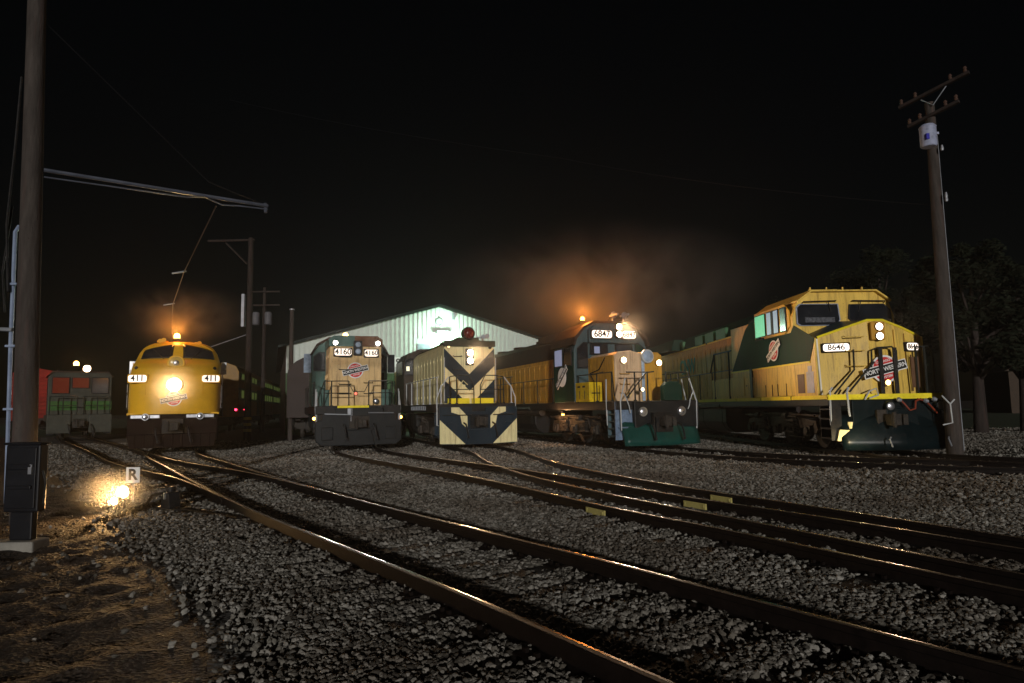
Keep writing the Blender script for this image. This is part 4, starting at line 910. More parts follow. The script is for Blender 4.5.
lawn_m = noise_ground('dark_lawn', (.01, .02, .006), (.03, .05, .015), 1.5, .8, 12, .95)
def sheet(name, pts, z, m, thick=None):
    b = MB(); b.add([(x, y, z) for x, y in pts], [tuple(range(len(pts)))]); o = b.obj(name, m); return struct(o)
# the ground is a grid, gently uneven on the dirt by the left pole
def ground():
    xs = sorted(set(list(np.linspace(-11, -.8, 130)) + [-400, -200, -100, -60, -30, -18] + [2, 6, 12, 20, 40, 80, 160, 400]))
    ys = sorted(set(list(np.linspace(2, 14, 130)) + [-60, -20, -5, 0, 18, 25, 40, 80, 160, 400, 900]))
    V = []; 
    for y in ys:
        for x in xs:
            z = 0
            if -11 < x < -.8 and 2 < y < 14:
                w = max(0, min(1, (-x-(.45+.62*(y-2.6)+.3))*1.4))*min(1, (x+11)*.5)*min(1, (14-y)*.6)*min(1, (y-2)*2)
                z = .55*w*(.02*math.sin(x*2.1+y*1.3)+.025*math.sin(x*5.3-y*4.1+1)+.02*math.sin(x*11+2*math.sin(y*7))+.012*math.sin(y*19+x*5)+.014*rng.standard_normal())
            V.append((x, y, z-.004 if z == 0 else z))
    n = len(xs); b = MB()
    b.add(V, [(j*n+i, j*n+i+1, (j+1)*n+i+1, (j+1)*n+i) for j in range(len(ys)-1) for i in range(n-1)])
    struct(b.obj('ground', dirt, smooth=True))
ground()
edge = [(-1.0, -3), (-1.1, 2.6), (-1.75, 3.9), (-2.25, 4.9), (-2.95, 5.9), (-4.2, 7.6), (-5.5, 9.4), (-7.6, 12.2), (-11.5, 17), (-19, 27), (-32, 45)]
sheet('ballast_bed', edge + [(-22, 60), (6, 60), (12, 22), (13, 16), (9.2, 13.2), (8.2, 10.5), (10, 7), (16, 2), (16, -3)], .002, ballast_m)
sheet('lawn', [(14.5, 19.5), (60, 30), (90, 200), (-120, 200), (-70, 60), (-34, 46), (-20, 60), (8, 62), (14, 30)], .004, lawn_m)
sheet('far_road', [(20.8, 30.6), (45, 29.4), (45, 31.4), (21.2, 31.8)], .009, noise_ground('worn_asphalt', (.04, .04, .04), (.06, .06, .06), 2, .3, 40, .85))

def spline(P, step=.28):
    P = [np.array(p, float) for p in P]; P = [2*P[0]-P[1]] + P + [2*P[-1]-P[-2]]
    out = []
    for i in range(1, len(P)-2):
        p0, p1, p2, p3 = P[i-1:i+3]; n = max(2, int(np.linalg.norm(p2-p1)/step))
        for k in range(n):
            t = k/n
            out.append(.5*((2*p1)+(-p0+p2)*t+(2*p0-5*p1+4*p2-p3)*t*t+(-p0+3*p1-3*p2+p3)*t**3))
    out.append(P[-2]); out = np.array(out)
    for _ in range(6): out[1:-1] = (out[:-2]+2*out[1:-1]+out[2:])/4
    return out
RAILPROF = [(-.07, .0), (.07, .0), (.07, .018), (.012, .04), (.012, .118), (.036, .13), (.036, .166), (.028, .17), (.006, .1705), (-.028, .17), (-.036, .166), (-.036, .13), (-.012, .118), (-.012, .04), (-.07, .018)]
def offset(c, d):
    t = np.gradient(c, axis=0); t /= np.linalg.norm(t, axis=1)[:, None]
    return c+np.stack([t[:, 1], -t[:, 0]], 1)*d
def rail_mesh(c, dz=0):
    t = np.gradient(c, axis=0); t /= np.linalg.norm(t, axis=1)[:, None]; nn = np.stack([t[:, 1], -t[:, 0]], 1)
    b = MB(); n = len(RAILPROF); V = []
    for p, q in zip(c, nn):
        for (u, z) in RAILPROF: V.append((p[0]+q[0]*u, p[1]+q[1]*u, z+dz))
    fs = []; ms = []
    for i in range(len(c)-1):
        for k in range(n):
            fs.append((i*n+k, (i+1)*n+k, (i+1)*n+(k+1) % n, i*n+(k+1) % n)); ms.append(1 if k in (6, 7) else 0)
    b.add(V, fs); b.m = ms; b.add(V[:n], [tuple(range(n))]); b.add(V[-n:], [tuple(range(n))])
    return b
sl = MB(); sl.box(-1.3, 1.3, -.11, .11, -.12, .03)
for x in (-.755, .755):
    sl.box(x-.17, x+.17, -.09, .09, .03, .042, 1)
    for dx in (-.1, .1):
        for dy in (-.05, .05): sl.box(x+dx-.014, x+dx+.014, dy-.014, dy+.014, .042, .07, 1)
SLEEP = sl.obj('sleeper', [tie_m, rail_m], bevel=.0); SLM = SLEEP.data; bpy.data.objects.remove(SLEEP)
TR = []; SLEEPERS = []
def railway(label, P, dz=0, sleepers=True, trim=0, sl_from=0, long_=None, every=.56, group='railway tracks in the yard'):
    c = spline(P)[trim:]
    o = thing('railway_track', label, 'railway track', (0, 0, 0))
    o['group'] = group
    for s in (-.755, .755):
        rc = offset(c, s); r = rail_mesh(rc, dz).obj('rail', [rail_m, railtop], o); TR.append(rc)
    d = np.r_[0, np.cumsum(np.linalg.norm(np.diff(c, axis=0), axis=1))]
    if sleepers:
        k = 0; s = sl_from
        while s < d[-1] and k < 98:
            x = np.interp(s, d, c[:, 0]); y = np.interp(s, d, c[:, 1]); s2 = min(s+.3, d[-1])
            a = math.atan2(np.interp(s2, d, c[:, 1])-y, np.interp(s2, d, c[:, 0])-x)-PI/2 if s2 > s else a
            e = bpy.data.objects.new('sleeper', SLM); COL.objects.link(e); e.parent = o
            w = 1.0; ox = 0
            if long_ and long_[0] < s < long_[1]: w = long_[2]; ox = long_[3]
            e.location = (x+ox*math.cos(a), y+ox*math.sin(a), dz*1.5+random.uniform(-.012, .006)); e.rotation_euler.z = a+random.uniform(-.02, .02); e.scale = (w, random.uniform(.9, 1.15), 1)
            SLEEPERS.append((x+ox*math.cos(a), y+ox*math.sin(a), a, 1.3*w))
            s += every*random.uniform(.94, 1.06); k += 1
    return o
PA = [(5.0, -1.3), (3.3, 1.1), (1.34, 3.81), (.31, 5.3), (-.9, 6.91), (-2.3, 8.77), (-3.76, 10.8), (-6.45, 14.75), (-8.75, 18.2), (-10.7, 21.1), (-12.25, 23.9), (-16.4, 33.2), (-20.6, 42.6), (-22.5, 50)]
railway('curving foreground track with two rusty rails leading to the rounded 411 engine', PA, long_=(14.2, 19.5, 1.35, -.3))
railway('straight track branching left at the switch towards the small far-left engine', [(-3.1, 9.85), (-3.76, 10.8), (-6.6, 14.62), (-10.5, 19.0), (-17, 27.6), (-23.9, 36.6), (-31, 46.4)], dz=-.004, trim=7, sl_from=3.2)
PP = [(8.2, -1.6), (5.5, 3.0), (3.95, 5.7), (2.9, 7.7), (1.95, 9.3), (1.05, 11.2), (-.4, 14.0), (-2.4, 17.3), (-4.2, 20.4), (-5.45, 23.2), (-6.35, 26.5), (-9, 36.8)]
PQ = [(8.6, -1.2), (5.85, 3.4), (4.35, 6.1), (3.3, 8.3), (2.5, 9.85), (1.75, 11.6), (.8, 14.2), (.05, 17.2), (-.5, 20.6), (-1.3, 23.4), (-2.95, 28.2), (-6.2, 37.7)]
railway('middle track running from the right foreground to the tan 4160 engine', PP, long_=(0, 13, 1.25, .25))
railway('track merging beside its neighbour and leading to the chevron-striped engine', PQ, dz=-.004, sl_from=13.5)
railway('half-buried track curving away in front of the bottle-green snow plow', [(14.5, 11.6), (10.4, 14.0), (7.6, 16.3), (5.75, 18.9), (4.72, 21.4), (1.4, 30.8), (-2.2, 41)], dz=-.03)
railway('track at the far right under the clean yellow wide-cab engine', [(17.5, 11.4), (13.5, 13.2), (11.2, 15), (10.2, 16.8), (9.95, 19), (9.1, 40)], dz=-.02)
# guard rail beside the switch and the frog plate
# ------------------------------------------------------------------ ballast stones (one body of loose stone)
def stones():
    allr = np.concatenate(TR)
    n1, n2 = 90000, 190000
    def samp(n, y0, y1):
        y = y0+(y1-y0)*rng.random(n)**(1.0); half = y*.80+1.2
        x = (rng.random(n)*2-1)*half*1.02+(.0)
        return np.stack([x, y], 1)
    area1 = 2*(10.5**2-2.6**2)/2*.8+2*1.2*8
    A = []
    for (y0, y1, dens) in ((2.4, 4.5, 4200), (4.5, 7, 3400), (7, 10, 2300), (10, 15, 1100), (15, 24, 420), (24, 34, 100)):
        ym = (y0+y1)/2; w = 2*(ym*.8+1.2); n = int(w*(y1-y0)*dens); A.append(samp(n, y0, y1))
    P = np.concatenate(A)
    ex = np.array([e[0] for e in edge]); ey = np.array([e[1] for e in edge])
    bx = np.interp(P[:, 1], ey, ex)+.32*np.clip((9-P[:, 1])/4, 0, 1)
    wob = .12*np.sin(P[:, 1]*3.1)+.1*np.sin(P[:, 1]*7.7+1)+.16*rng.standard_normal(len(P))
    keep = (P[:, 0] > bx+wob+.1) | ((rng.random(len(P)) < .002+.08*np.exp(-np.maximum(0, bx-P[:, 0])*6)) & (P[:, 0] > bx-5))
    # worn dirt crossing at the right: few stones
    cx, cy = P[:, 0], P[:, 1]
    cross = (cx > 6.2+.25*np.sin(cy*2)) & (cy > 9.2+.4*np.sin(cx)) & (cy < 21)
    keep &= ~(cross & (rng.random(len(P)) > .16))
    path = (cx > 1.5) & (cy > 15.5) & (cy < 21) & (np.abs(cx-5.2) < 2.8)
    keep &= ~(path & (rng.random(len(P)) > .55))
    P = P[keep]
    # patches where dirt shows through between stones
    pn = np.sin(P[:, 0]*1.9+np.sin(P[:, 1]*1.3)*2)*np.sin(P[:, 1]*1.7+P[:, 0]*.6)+.5*np.sin(P[:, 0]*4.3+1)*np.sin(P[:, 1]*3.9)
    P = P[rng.random(len(P)) < np.clip(1.02-.35*np.maximum(0, -pn-.25), .5, 1)]
    md = np.full(len(P), 9.)
    for k in range(0, len(allr), 60):
        q = allr[k:k+60]; md = np.minimum(md, np.sqrt(((P[:, None]-q[None])**2).sum(2)).min(1))
    P = P[md > .085]
    on = np.zeros(len(P), bool)
    for (x, y, a, hw) in SLEEPERS:
        dx, dy = P[:, 0]-x, P[:, 1]-y; u = dx*math.cos(a)+dy*math.sin(a); v = -dx*math.sin(a)+dy*math.cos(a)
        on |= (np.abs(u) < hw) & (np.abs(v) < .12)
    P = P[~(on & (rng.random(len(P)) > .13))]
    n = len(P)
    far = np.clip((P[:, 1]-4)/16, 0, 1)
    z = rng.random(n)*.036+.004+.012*np.sin(P[:, 0]*2.3)*np.sin(P[:, 1]*2.9)
    sc = (.0115+.0155*rng.random(n)**1.8)*(1+far*.7)
    me = bpy.data.meshes.new('ballast_stones'); me.vertices.add(n)
    me.vertices.foreach_set('co', np.column_stack([P, z]).astype(np.float32).ravel())
    a = me.attributes.new('scl', 'FLOAT_VECTOR', 'POINT'); s3 = sc[:, None]*np.column_stack([.85+.6*rng.random(n), .85+.5*rng.random(n), .6+.4*rng.random(n)])
    a.data.foreach_set('vector', s3.astype(np.float32).ravel())
    a = me.attributes.new('rot', 'FLOAT_VECTOR', 'POINT'); a.data.foreach_set('vector', (np.column_stack([rng.normal(0, .45, n), rng.normal(0, .45, n), rng.random(n)*6.28])).astype(np.float32).ravel())
    o = bpy.data.objects.new('ballast_stones', me); COL.objects.link(o)
    o['kind'] = 'stuff'; o['label'] = 'loose pale grey crushed stone ballast spread between and beside the tracks'; o['category'] = 'gravel'
    m = bpy.data.materials.new('pale_crushed_stone'); m.use_nodes = True; nt = m.node_tree; b = nt.nodes['Principled BSDF']; b.inputs['Roughness'].default_value = .9
    oi = nt.nodes.new('ShaderNodeObjectInfo'); cr = nt.nodes.new('ShaderNodeValToRGB'); nt.links.new(oi.outputs['Random'], cr.inputs['Fac'])
    cr.color_ramp.elements[0].color = (.035, .032, .028, 1); cr.color_ramp.elements[1].color = (.27, .266, .255, 1)
    e = cr.color_ramp.elements.new(.5); e.color = (.145, .14, .127, 1)
    tc = nt.nodes.new('ShaderNodeTexCoord'); nz = nt.nodes.new('ShaderNodeTexNoise'); nz.inputs['Scale'].default_value = 2.5; nz.inputs['Detail'].default_value = 5
    nt.links.new(tc.outputs['Object'], nz.inputs['Vector'])
    mm = nt.nodes.new('ShaderNodeMix'); mm.data_type = 'RGBA'; mm.blend_type = 'MULTIPLY'; mm.inputs['Factor'].default_value = .6
    nt.links.new(cr.outputs['Color'], mm.inputs['A']); r2 = nt.nodes.new('ShaderNodeMapRange'); r2.inputs['To Min'].default_value = .4; r2.inputs['To Max'].default_value = 1.3
    nt.links.new(nz.outputs['Fac'], r2.inputs['Value']); nt.links.new(r2.outputs[0], mm.inputs['B']); gp = nt.nodes.new('ShaderNodeNewGeometry'); n3 = nt.nodes.new('ShaderNodeTexNoise'); n3.inputs['Scale'].default_value = .55; n3.inputs['Detail'].default_value = 5; nt.links.new(gp.outputs['Position'], n3.inputs['Vector'])
    r3 = nt.nodes.new('ShaderNodeMapRange'); r3.inputs['From Min'].default_value = .33; r3.inputs['From Max'].default_value = .62; nt.links.new(n3.outputs['Fac'], r3.inputs['Value'])
    c3 = nt.nodes.new('ShaderNodeMix'); c3.data_type = 'RGBA'; c3.inputs['A'].default_value = (.62, .55, .49, 1); c3.inputs['B'].default_value = (1.08, 1.06, 1.02, 1); nt.links.new(r3.outputs[0], c3.inputs['Factor'])
    m4 = nt.nodes.new('ShaderNodeMix'); m4.data_type = 'RGBA'; m4.blend_type = 'MULTIPLY'; m4.inputs['Factor'].default_value = 1; nt.links.new(mm.outputs['Result'], m4.inputs['A']); nt.links.new(c3.outputs['Result'], m4.inputs['B'])
    b.inputs['Specular IOR Level'].default_value = .15
    nt.links.new(m4.outputs['Result'], b.inputs['Base Color'])
    g = bpy.data.node_groups.new('scatter_stones', 'GeometryNodeTree')
    g.interface.new_socket('Geometry', in_out='INPUT', socket_type='NodeSocketGeometry'); g.interface.new_socket('Geometry', in_out='OUTPUT', socket_type='NodeSocketGeometry')
    N = g.nodes; L = g.links; gi = N.new('NodeGroupInput'); go = N.new('NodeGroupOutput')
    jn = N.new('GeometryNodeJoinGeometry')
    for k in range(6):
        ic = N.new('GeometryNodeMeshIcoSphere'); ic.inputs['Subdivisions'].default_value = 2; ic.inputs['Radius'].default_value = 1
        pos = N.new('GeometryNodeInputPosition')
        vo = N.new('ShaderNodeTexVoronoi'); vo.voronoi_dimensions = '4D'; vo.inputs['W'].default_value = 3.1*k; vo.inputs['Scale'].default_value = .85
        L.new(pos.outputs[0], vo.inputs['Vector'])
        ma = N.new('ShaderNodeMath'); ma.operation = 'MULTIPLY_ADD'; ma.inputs[1].default_value = -1.15; ma.inputs[2].default_value = 1.55; L.new(vo.outputs['Distance'], ma.inputs[0])
        vm = N.new('ShaderNodeVectorMath'); vm.operation = 'SCALE'; L.new(pos.outputs[0], vm.inputs[0]); L.new(ma.outputs[0], vm.inputs['Scale'])
        sp = N.new('GeometryNodeSetPosition'); L.new(ic.outputs['Mesh'], sp.inputs['Geometry']); L.new(vm.outputs[0], sp.inputs['Position'])
        sm = N.new('GeometryNodeSetMaterial'); sm.inputs['Material'].default_value = m; L.new(sp.outputs[0], sm.inputs['Geometry'])
        ti = N.new('GeometryNodeGeometryToInstance'); L.new(sm.outputs[0], ti.inputs[0]); L.new(ti.outputs[0], jn.inputs[0])
    ip = N.new('GeometryNodeInstanceOnPoints'); ip.inputs['Pick Instance'].default_value = True
    L.new(gi.outputs[0], ip.inputs['Points']); L.new(jn.outputs[0], ip.inputs['Instance'])
    for nm, sk in (('rot', 'Rotation'), ('scl', 'Scale')):
        na = N.new('GeometryNodeInputNamedAttribute'); na.data_type = 'FLOAT_VECTOR'; na.inputs['Name'].default_value = nm
        if nm == 'rot':
            er = N.new('FunctionNodeEulerToRotation'); L.new(na.outputs['Attribute'], er.inputs[0]); L.new(er.outputs[0], ip.inputs[sk])
        else: L.new(na.outputs['Attribute'], ip.inputs[sk])
    rv = N.new('FunctionNodeRandomValue'); rv.data_type = 'INT'
    for s in rv.inputs:
        if s.type == 'INT' and s.name == 'Max': s.default_value = 5
    L.new([s for s in rv.outputs if s.type == 'INT'][0], ip.inputs['Instance Index'])
    L.new(ip.outputs[0], go.inputs[0])
    md_ = o.modifiers.new('scatter', 'NODES'); md_.node_group = g; me.materials.append(m)
    print('stones', n)
stones()

# painted clearance plates on three rails
for px, rail, lab in ((590, 4, 'leftmost of the three pale yellow blocks painted beside rails, on the nearest rail'), (687, 5, 'middle of the three pale yellow blocks beside the rails'), (718, 7, 'rightmost of the three pale yellow blocks beside the rails')):
    rc = TR[rail]
    scr = [(abs(512+F*(p[0])/p[1]-px), i) for i, p in enumerate(rc) if p[1] > 3]
    i = min(scr)[1]; p = rc[i]; t = rc[i+1]-rc[i-1]; a = math.atan2(t[1], t[0])
    b = MB(); b.box(-.22, .22, -.02, .012, .0, .085); b.box(-.2, -.17, -.03, -.02, .03, .07); b.box(.17, .2, -.03, -.02, .03, .07)
    nx, ny = math.sin(a), -math.cos(a); sgn = -1 if (nx*p[0]+ny*p[1]) > 0 else 1
    o = b.obj('clearance_marker', mat('pale_yellow_block_paint', (.4, .35, .12), .6, dirt=(.15, .12, .06)), None, loc=(p[0]+nx*sgn*.075, p[1]+ny*sgn*.075, .04), rotz=a, bevel=.008)
    if sgn < 0: o.rotation_euler.z = a+PI
    tag(o, lab, 'marker', 'yellow clearance blocks on the rails')

# ================================================================== poles and wires
def pole_mesh(p0, p1, r0, r1, n=14):
    b = MB(); p0, p1 = Vector(p0), Vector(p1); P = [p0.lerp(p1, i/n) for i in range(n+1)]; b.tube(P, r0, 0, 16, r1); return b
def left_pole():
    p0 = Vector(at(25, 440, 9.5)); p1 = Vector(at(36, 40, 9.5)); d = (p1-p0)/(p1.z-p0.z); g = p0-d*p0.z; g.z = 0; top = g+d*9.0
    t = thing('utility_pole', 'thick weathered wooden pole at the left edge with a long bracket arm', 'pole', g)
    b = pole_mesh((0, 0, -.1), top-g, .16, .115); b.obj('shaft', wood, t, smooth=True)
    def on(z, dx=0, dy=0): return Vector((d.x*z+dx, d.y*z+dy, z))
    b = MB(); b.tube([on(.3, -.2, -.06), on(2.6, -.2, -.06), on(4.2, -.19, -.05), on(4.3, -.17, 0)], .028); 
    for z in (1.6, 2.5, 3.4): b.box(on(z).x-.24, on(z).x-.1, -.12, -.02, z, z+.03)
    b.obj('conduit', mat('blue_grey_conduit', (.2, .25, .36), .4), t, smooth=True)
    b = MB(); b.tube([on(2.75, -.15, -.1), on(2.8, -1.2, -.2)], .03); b.obj('side_bracket', galv, t)
    b = MB(); b.tube([on(3.3, -.2, -.14), on(4.3, -.28, -.1), on(5.6, -.26, 0), on(6.6, -.2, 0)], .018); b.tube([on(3.0, -.24, -.14), on(3.6, -.32, -.1), on(4.6, -.28, 0)], .014); b.obj('hanging_cable', blackm, t)
    tip = Vector(at(268, 206, 11.3))-g; a0 = Vector(at(44, 170, 9.55))-g; a1 = Vector(at(44, 177, 9.55))-g
    b = MB(); b.tube([a0, a0.lerp(tip, .5), tip], .03); b.tube([a1, a1.lerp(tip+Vector((0, 0, -.03)), .6)+Vector((0, 0, -.01)), Vector(at(205, 197, 10.8))-g, Vector(at(222, 205, 10.95))-g, Vector(at(240, 206, 11.1))-g, tip+Vector((0, 0, -.06))], .012)
    b.tube([tip+Vector((-.05, 0, .05)), tip+Vector((-.04, 0, -.12))], .03)
    b.obj('bracket_arm', mat('blue_grey_bracket_steel', (.09, .1, .13), .4, .3), t, smooth=True)
    b = MB(); b.tube([tip, tip+Vector((-1.05, 0, .45)), on(7.6)], .008); b.obj('guy_wire', mat('dull_wire_metal', (.012, .012, .014), .5, .5), t)
    return t, g
left_pole()
def tw():
    a = Vector(at(216, 206, 11.0)); P = [a, Vector(at(184, 272, 15.5)), Vector(at(173, 304, 19.5)), Vector(at(172, 322, 23)), Vector(at(172, 334, 26))]
    t = thing('trolley_wire', 'thin overhead wire from the bracket arm to the streamlined engine', 'wire', (0, 0, 0))
    b = MB(); b.tube(P, .012, seg=5); b.obj('contact_wire', mat('copper_brown_wire', (.08, .04, .02), .4, .6), t)
    b = MB()
    for p, px, py in ((P[1], 174, 276), (P[2], 164, 301)): b.tube([p+Vector((-.28, 0, -.03)), p+Vector((.05, 0, .02))], .02)
    b.obj('wire_clamp', galv, t)
tw()
def wire(lab, P, r=.012, sag=.5):
    P = [Vector(p) for p in P]; Q = []
    for a, c in zip(P[:-1], P[1:]):
        for i in range(13): k = i/12; Q.append(a.lerp(c, k)-Vector((0, 0, sag*4*k*(1-k))))
    b = MB(); b.tube(Q, r, seg=5); tag(b.obj('overhead_wire', mat('dull_wire_metal', (.012, .012, .014), .5, .5)), lab, 'wire')
wire('faint cable sagging across the night sky between the middle and right poles', [at(230, 100, 34), at(560, 158, 26), at(930, 205, 17.6)], .01, .2)
def gallows_pole():
    g = Vector((at(247, 440, 34)[0], 34, 0)); t = thing('bracket_pole', 'wooden pole with a short top arm and brace, between the 411 engine and thin pole', 'pole', g)
    zt = at(251, 240, 34)[2]; xt = at(251, 240, 34)[0]-g.x
    pole_mesh((0, 0, -.1), (xt, 0, zt+.1), .17, .13).obj('shaft', darkwood, t, smooth=True)
    a = Vector(at(208, 241, 34))-g; b = MB(); b.tube([a, (xt+.2, 0, zt)], .06); b.obj('arm', darkwood, t)
    b = MB(); b.tube([Vector(at(226, 243, 34))-g, Vector(at(247, 264, 34))-g], .045); b.obj('brace', darkwood, t)
    b = MB(); b.box(xt-.35, xt-.2, -.2, .0, zt-4.6, zt-2.9); b.obj('cable_riser', galv, t)
    b = MB(); b.tube([(xt-.1, 0, zt-5.0), Vector(at(190, 354, 34))-g], .02); b.obj('span_wire', galv, t)
    q = MB()
    for z in (.5, .8, 1.1): q.lathe([(.19, z), (.19, z+.14)], (0, 0, 0), (0, 0, 1))
    q.obj('reflective_band', mat('dull_yellow_band', (.4, .33, .08), .4), t)
gallows_pole()
def tpole():
    g = Vector((at(262, 436, 48)[0], 48, 0)); t = thing('transformer_pole', 'distant dark pole carrying crossarms and two transformer cans', 'pole', g)
    pole_mesh((0, 0, -.1), (0, 0, 10.6), .16, .12).obj('shaft', darkwood, t, smooth=True)
    for z in (10.2, 9.2): b = MB(); b.box(-1.2, 1.2, -.2, -.1, z, z+.12); b.obj('crossarm', darkwood, t)
    for x in (-.5, .4): b = MB(); b.lathe([(.22, 0), (.26, .06), (.26, .8), (.2, .92)], (x, -.3, 7.8), (0, 0, 1)); b.obj('transformer', mat('dim_grey_can_paint', (.1, .1, .11), .5), t, smooth=True)
tpole()
def thin_pole():
    g = Vector((at(290, 436, 33)[0], 33, 0)); t = thing('thin_pole', 'thin bare pole standing left of the tan 4160 engine', 'pole', g)
    p = Vector(at(292, 310, 33))-g; pole_mesh((0, 0, -.1), p, .12, .1).obj('shaft', wood, t, smooth=True)
    b = MB(); b.lathe([(.13, 0), (.13, .05)], p, (0, 0, 1)); b.obj('cap', galv, t)
thin_pole()
def right_pole():
    Y = 17.4; p0 = Vector(at(955, 452, Y)); p1 = Vector(at(930, 112, Y)); d = (p1-p0)/(p1.z-p0.z); g = p0-d*p0.z; g.z = 0
    t = thing('power_pole', 'tall wooden pole at the right with two crossarms and a blue-grey transformer', 'pole', g)
    pole_mesh((0, 0, -.1), p1-g+d*.25, .2, .12).obj('shaft', wood, t, smooth=True)
    b = MB(); c = p0-g+Vector((.17, -.1, 0)); b.tube([(c.x, c.y, .2), tuple(p1-g+Vector((.1, -.05, -.6)))], .018); b.obj('ground_wire', galv, t)
    for (l, r, yl, yr) in (((899, 108), (969, 72), 18.1, 16.6), ((908, 127), (959, 101), 17.8, 16.7)):
        A, B = Vector(at(*l, yl))-g, Vector(at(*r, yr))-g; b = MB(); b.tube([A, B], .06, seg=4)
        o = b.obj('crossarm', darkwood, t)
        for f in (.04, .25, .75, .95):
            q = MB(); c = A.lerp(B, f); q.lathe([(.02, 0), (.05, .06), (.03, .09), (.05, .13), (.02, .17)], c+Vector((0, 0, .04)), (0, 0, 1), seg=10); q.obj('insulator', mat('brown_porcelain', (.08, .05, .04), .25), o, smooth=True)
    A, B = Vector(at(921, 100, 17.5))-g, Vector(at(946, 86, 17.1))-g; m = Vector(at(933, 105, 17.2))-g
    b = MB(); b.tube([A, m, B], .015); b.obj('arm_brace', galv, t)
    b = MB(); c = Vector(at(929, 147, 17.0))-g; b.lathe([(.17, 0), (.2, .04), (.2, .52), (.21, .54), (.16, .6)], c, (0, 0, 1), seg=24); b.box(c.x-.02, c.x+.4, c.y+.15, c.y+.3, c.z+.42, c.z+.48)
    o = b.obj('transformer', mat('blue_grey_can_paint', (.3, .33, .46), .45, dirt=(.1, .1, .12)), t, smooth=True)
    b = MB(); b.box(c.x-.17, c.x-.09, c.y-.2, c.y-.12, c.z+.15, c.z+.3); b.obj('blue_label', mat('blue_label', (.04, .04, .35), .4), o)
    for z in (.1, -1.2, -1.3):
        b = MB(); q = Vector(at(929, 147, 17.1))-g; b.lathe([(.03, 0), (.04, .05), (.02, .15)], q+Vector((.35, 0, z-.2)), (0, 0, 1), seg=8); b.obj('cutout_fuse', galv, t)
    b = MB(); w = Vector(at(948, 415, 17.1))-g; b.tube([w+Vector((-.12, 0, .5)), w+Vector((.08, 0, .28)), w+Vector((.1, 0, -.2)), w+Vector((-.15, 0, -.25))], .02); b.tube([w+Vector((.08, 0, .28)), w+Vector((.2, 0, .4))], .018); b.obj('hose_hook', railtube, t)
right_pole()

# ================================================================== cabinet, switch stand, sign, work lights
def cabinet():
    x0 = at(5, 500, 7.7)[0]; x1 = at(36, 500, 7.7)[0]; zt = at(20, 445, 7.7)[2]
    t = thing('signal_cabinet', 'black metal cabinet on a concrete foot in front of the left pole', 'cabinet', ((x0+x1)/2, 7.7, 0))
    w = (x1-x0)/2+.02; b = MB(); b.box(-w, w, 0, .14, .42, zt); b.box(-w-.02, w+.02, -.03, .16, zt, zt+.03); b.box(-w+.07, w-.07, .02, .12, .1, .42); b.obj('body', boxm, t, bevel=.015)
    b = MB(); b.box(-w+.03, w-.03, -.02, 0, .46, zt-.03); b.box(-w+.06, w-.06, -.05, -.02, zt-.28, zt-.22); b.box(-w+.06, w-.06, -.05, -.02, zt-.5, zt-.46); b.obj('door', boxm, t, bevel=.008)
    b = MB(); b.lathe([(.02, 0), (.02, .02)], (w-.07, -.03, zt-.24), (0, -1, 0)); b.box(w-.09, w-.05, -.06, -.02, zt-.33, zt-.25); b.obj('padlock', chrome, t)
    b = MB(); b.box(-w-.06, w+.02, -.08, .22, -.05, .1); b.obj('concrete_foot', concrete, t, bevel=.02)
    b = MB(); b.tube([(w+.03, .05, .5), (w+.06, .03, .75), (w+.02, .03, zt-.3)], .012); b.obj('cable', blackm, t)
cabinet()
def switch_sign():
    p = at(133, 475, 11.3); t = thing('switch_sign', 'small white sign plate with a black letter R above the bright lamps', 'sign', (p[0], 11.3, 0))
    b = MB(); b.box(-.115, .115, -.006, .006, p[2]-.13, p[2]+.13); pl = b.obj('plate', white, t)
    text('R', 'letter', black, pl, (0, -.012, p[2]), .25, bold=.03)
    b = MB(); b.tube([(0, .03, 0), (0, .03, p[2]+.1)], .015); b.obj('post', galv, t)
switch_sign()
def switch_stand():
    g = (-5.35, 10.45, 0); t = thing('switch_stand', 'low black track switch stand beside the turnout points', 'switch stand', g, R(-35))
    b = MB(); b.box(-.3, .3, -.1, .1, 0, .06); b.prism([(-.14, .06), (.14, .06), (.09, .3), (-.09, .3)], -.09, .09, 'y'); b.disc((0, 0, .3), .07, (0, 0, 1), .08); b.obj('base', blackm, t, bevel=.01)
    b = MB(); b.tube([(0, -.1, .3), (-.3, -.14, .24), (-.45, -.14, .1)], .022); b.disc((-.45, -.14, .1), .035, (-1, 0, -.6), .08); b.obj('lever', blackm, t)
    b = MB(); b.tube([(.1, 0, .06), (1.8, 0, .05)], .022); b.obj('throw_rod', rail_m, t)
    b = MB(); b.box(.02, .05, -.13, -.1, .2, .3); b.obj('lock', chrome, t)
switch_stand()
def work_lights():
    p = at(123, 492, 10.3); q = at(114, 501, 10.0)
    t = thing('work_light', 'blazing twin-headed work light low on a stand beneath the R sign', 'work light', (p[0], 10.3, 0))
    lw = emit('blazing_warm_work_light_glow', (1, .74, .36), 60)
    for k, (c, r, e) in enumerate((((0, 0, p[2]), .09, 120), ((q[0]-p[0], -.3, q[2]), .055, 45))):
        lamp(t, 'lamp_head', c, r, lw, e, (1, .55, .2), 165, housing=blackm, depth=.1, tilt=2)
        b = MB(); b.tube([(c[0], c[1]+.05, 0), (c[0], c[1]+.05, c[2]-r)], .015); b.box(c[0]-.12, c[0]+.12, c[1]-.05, c[1]+.15, 0, .03); b.obj('stand', blackm, t)
work_lights()

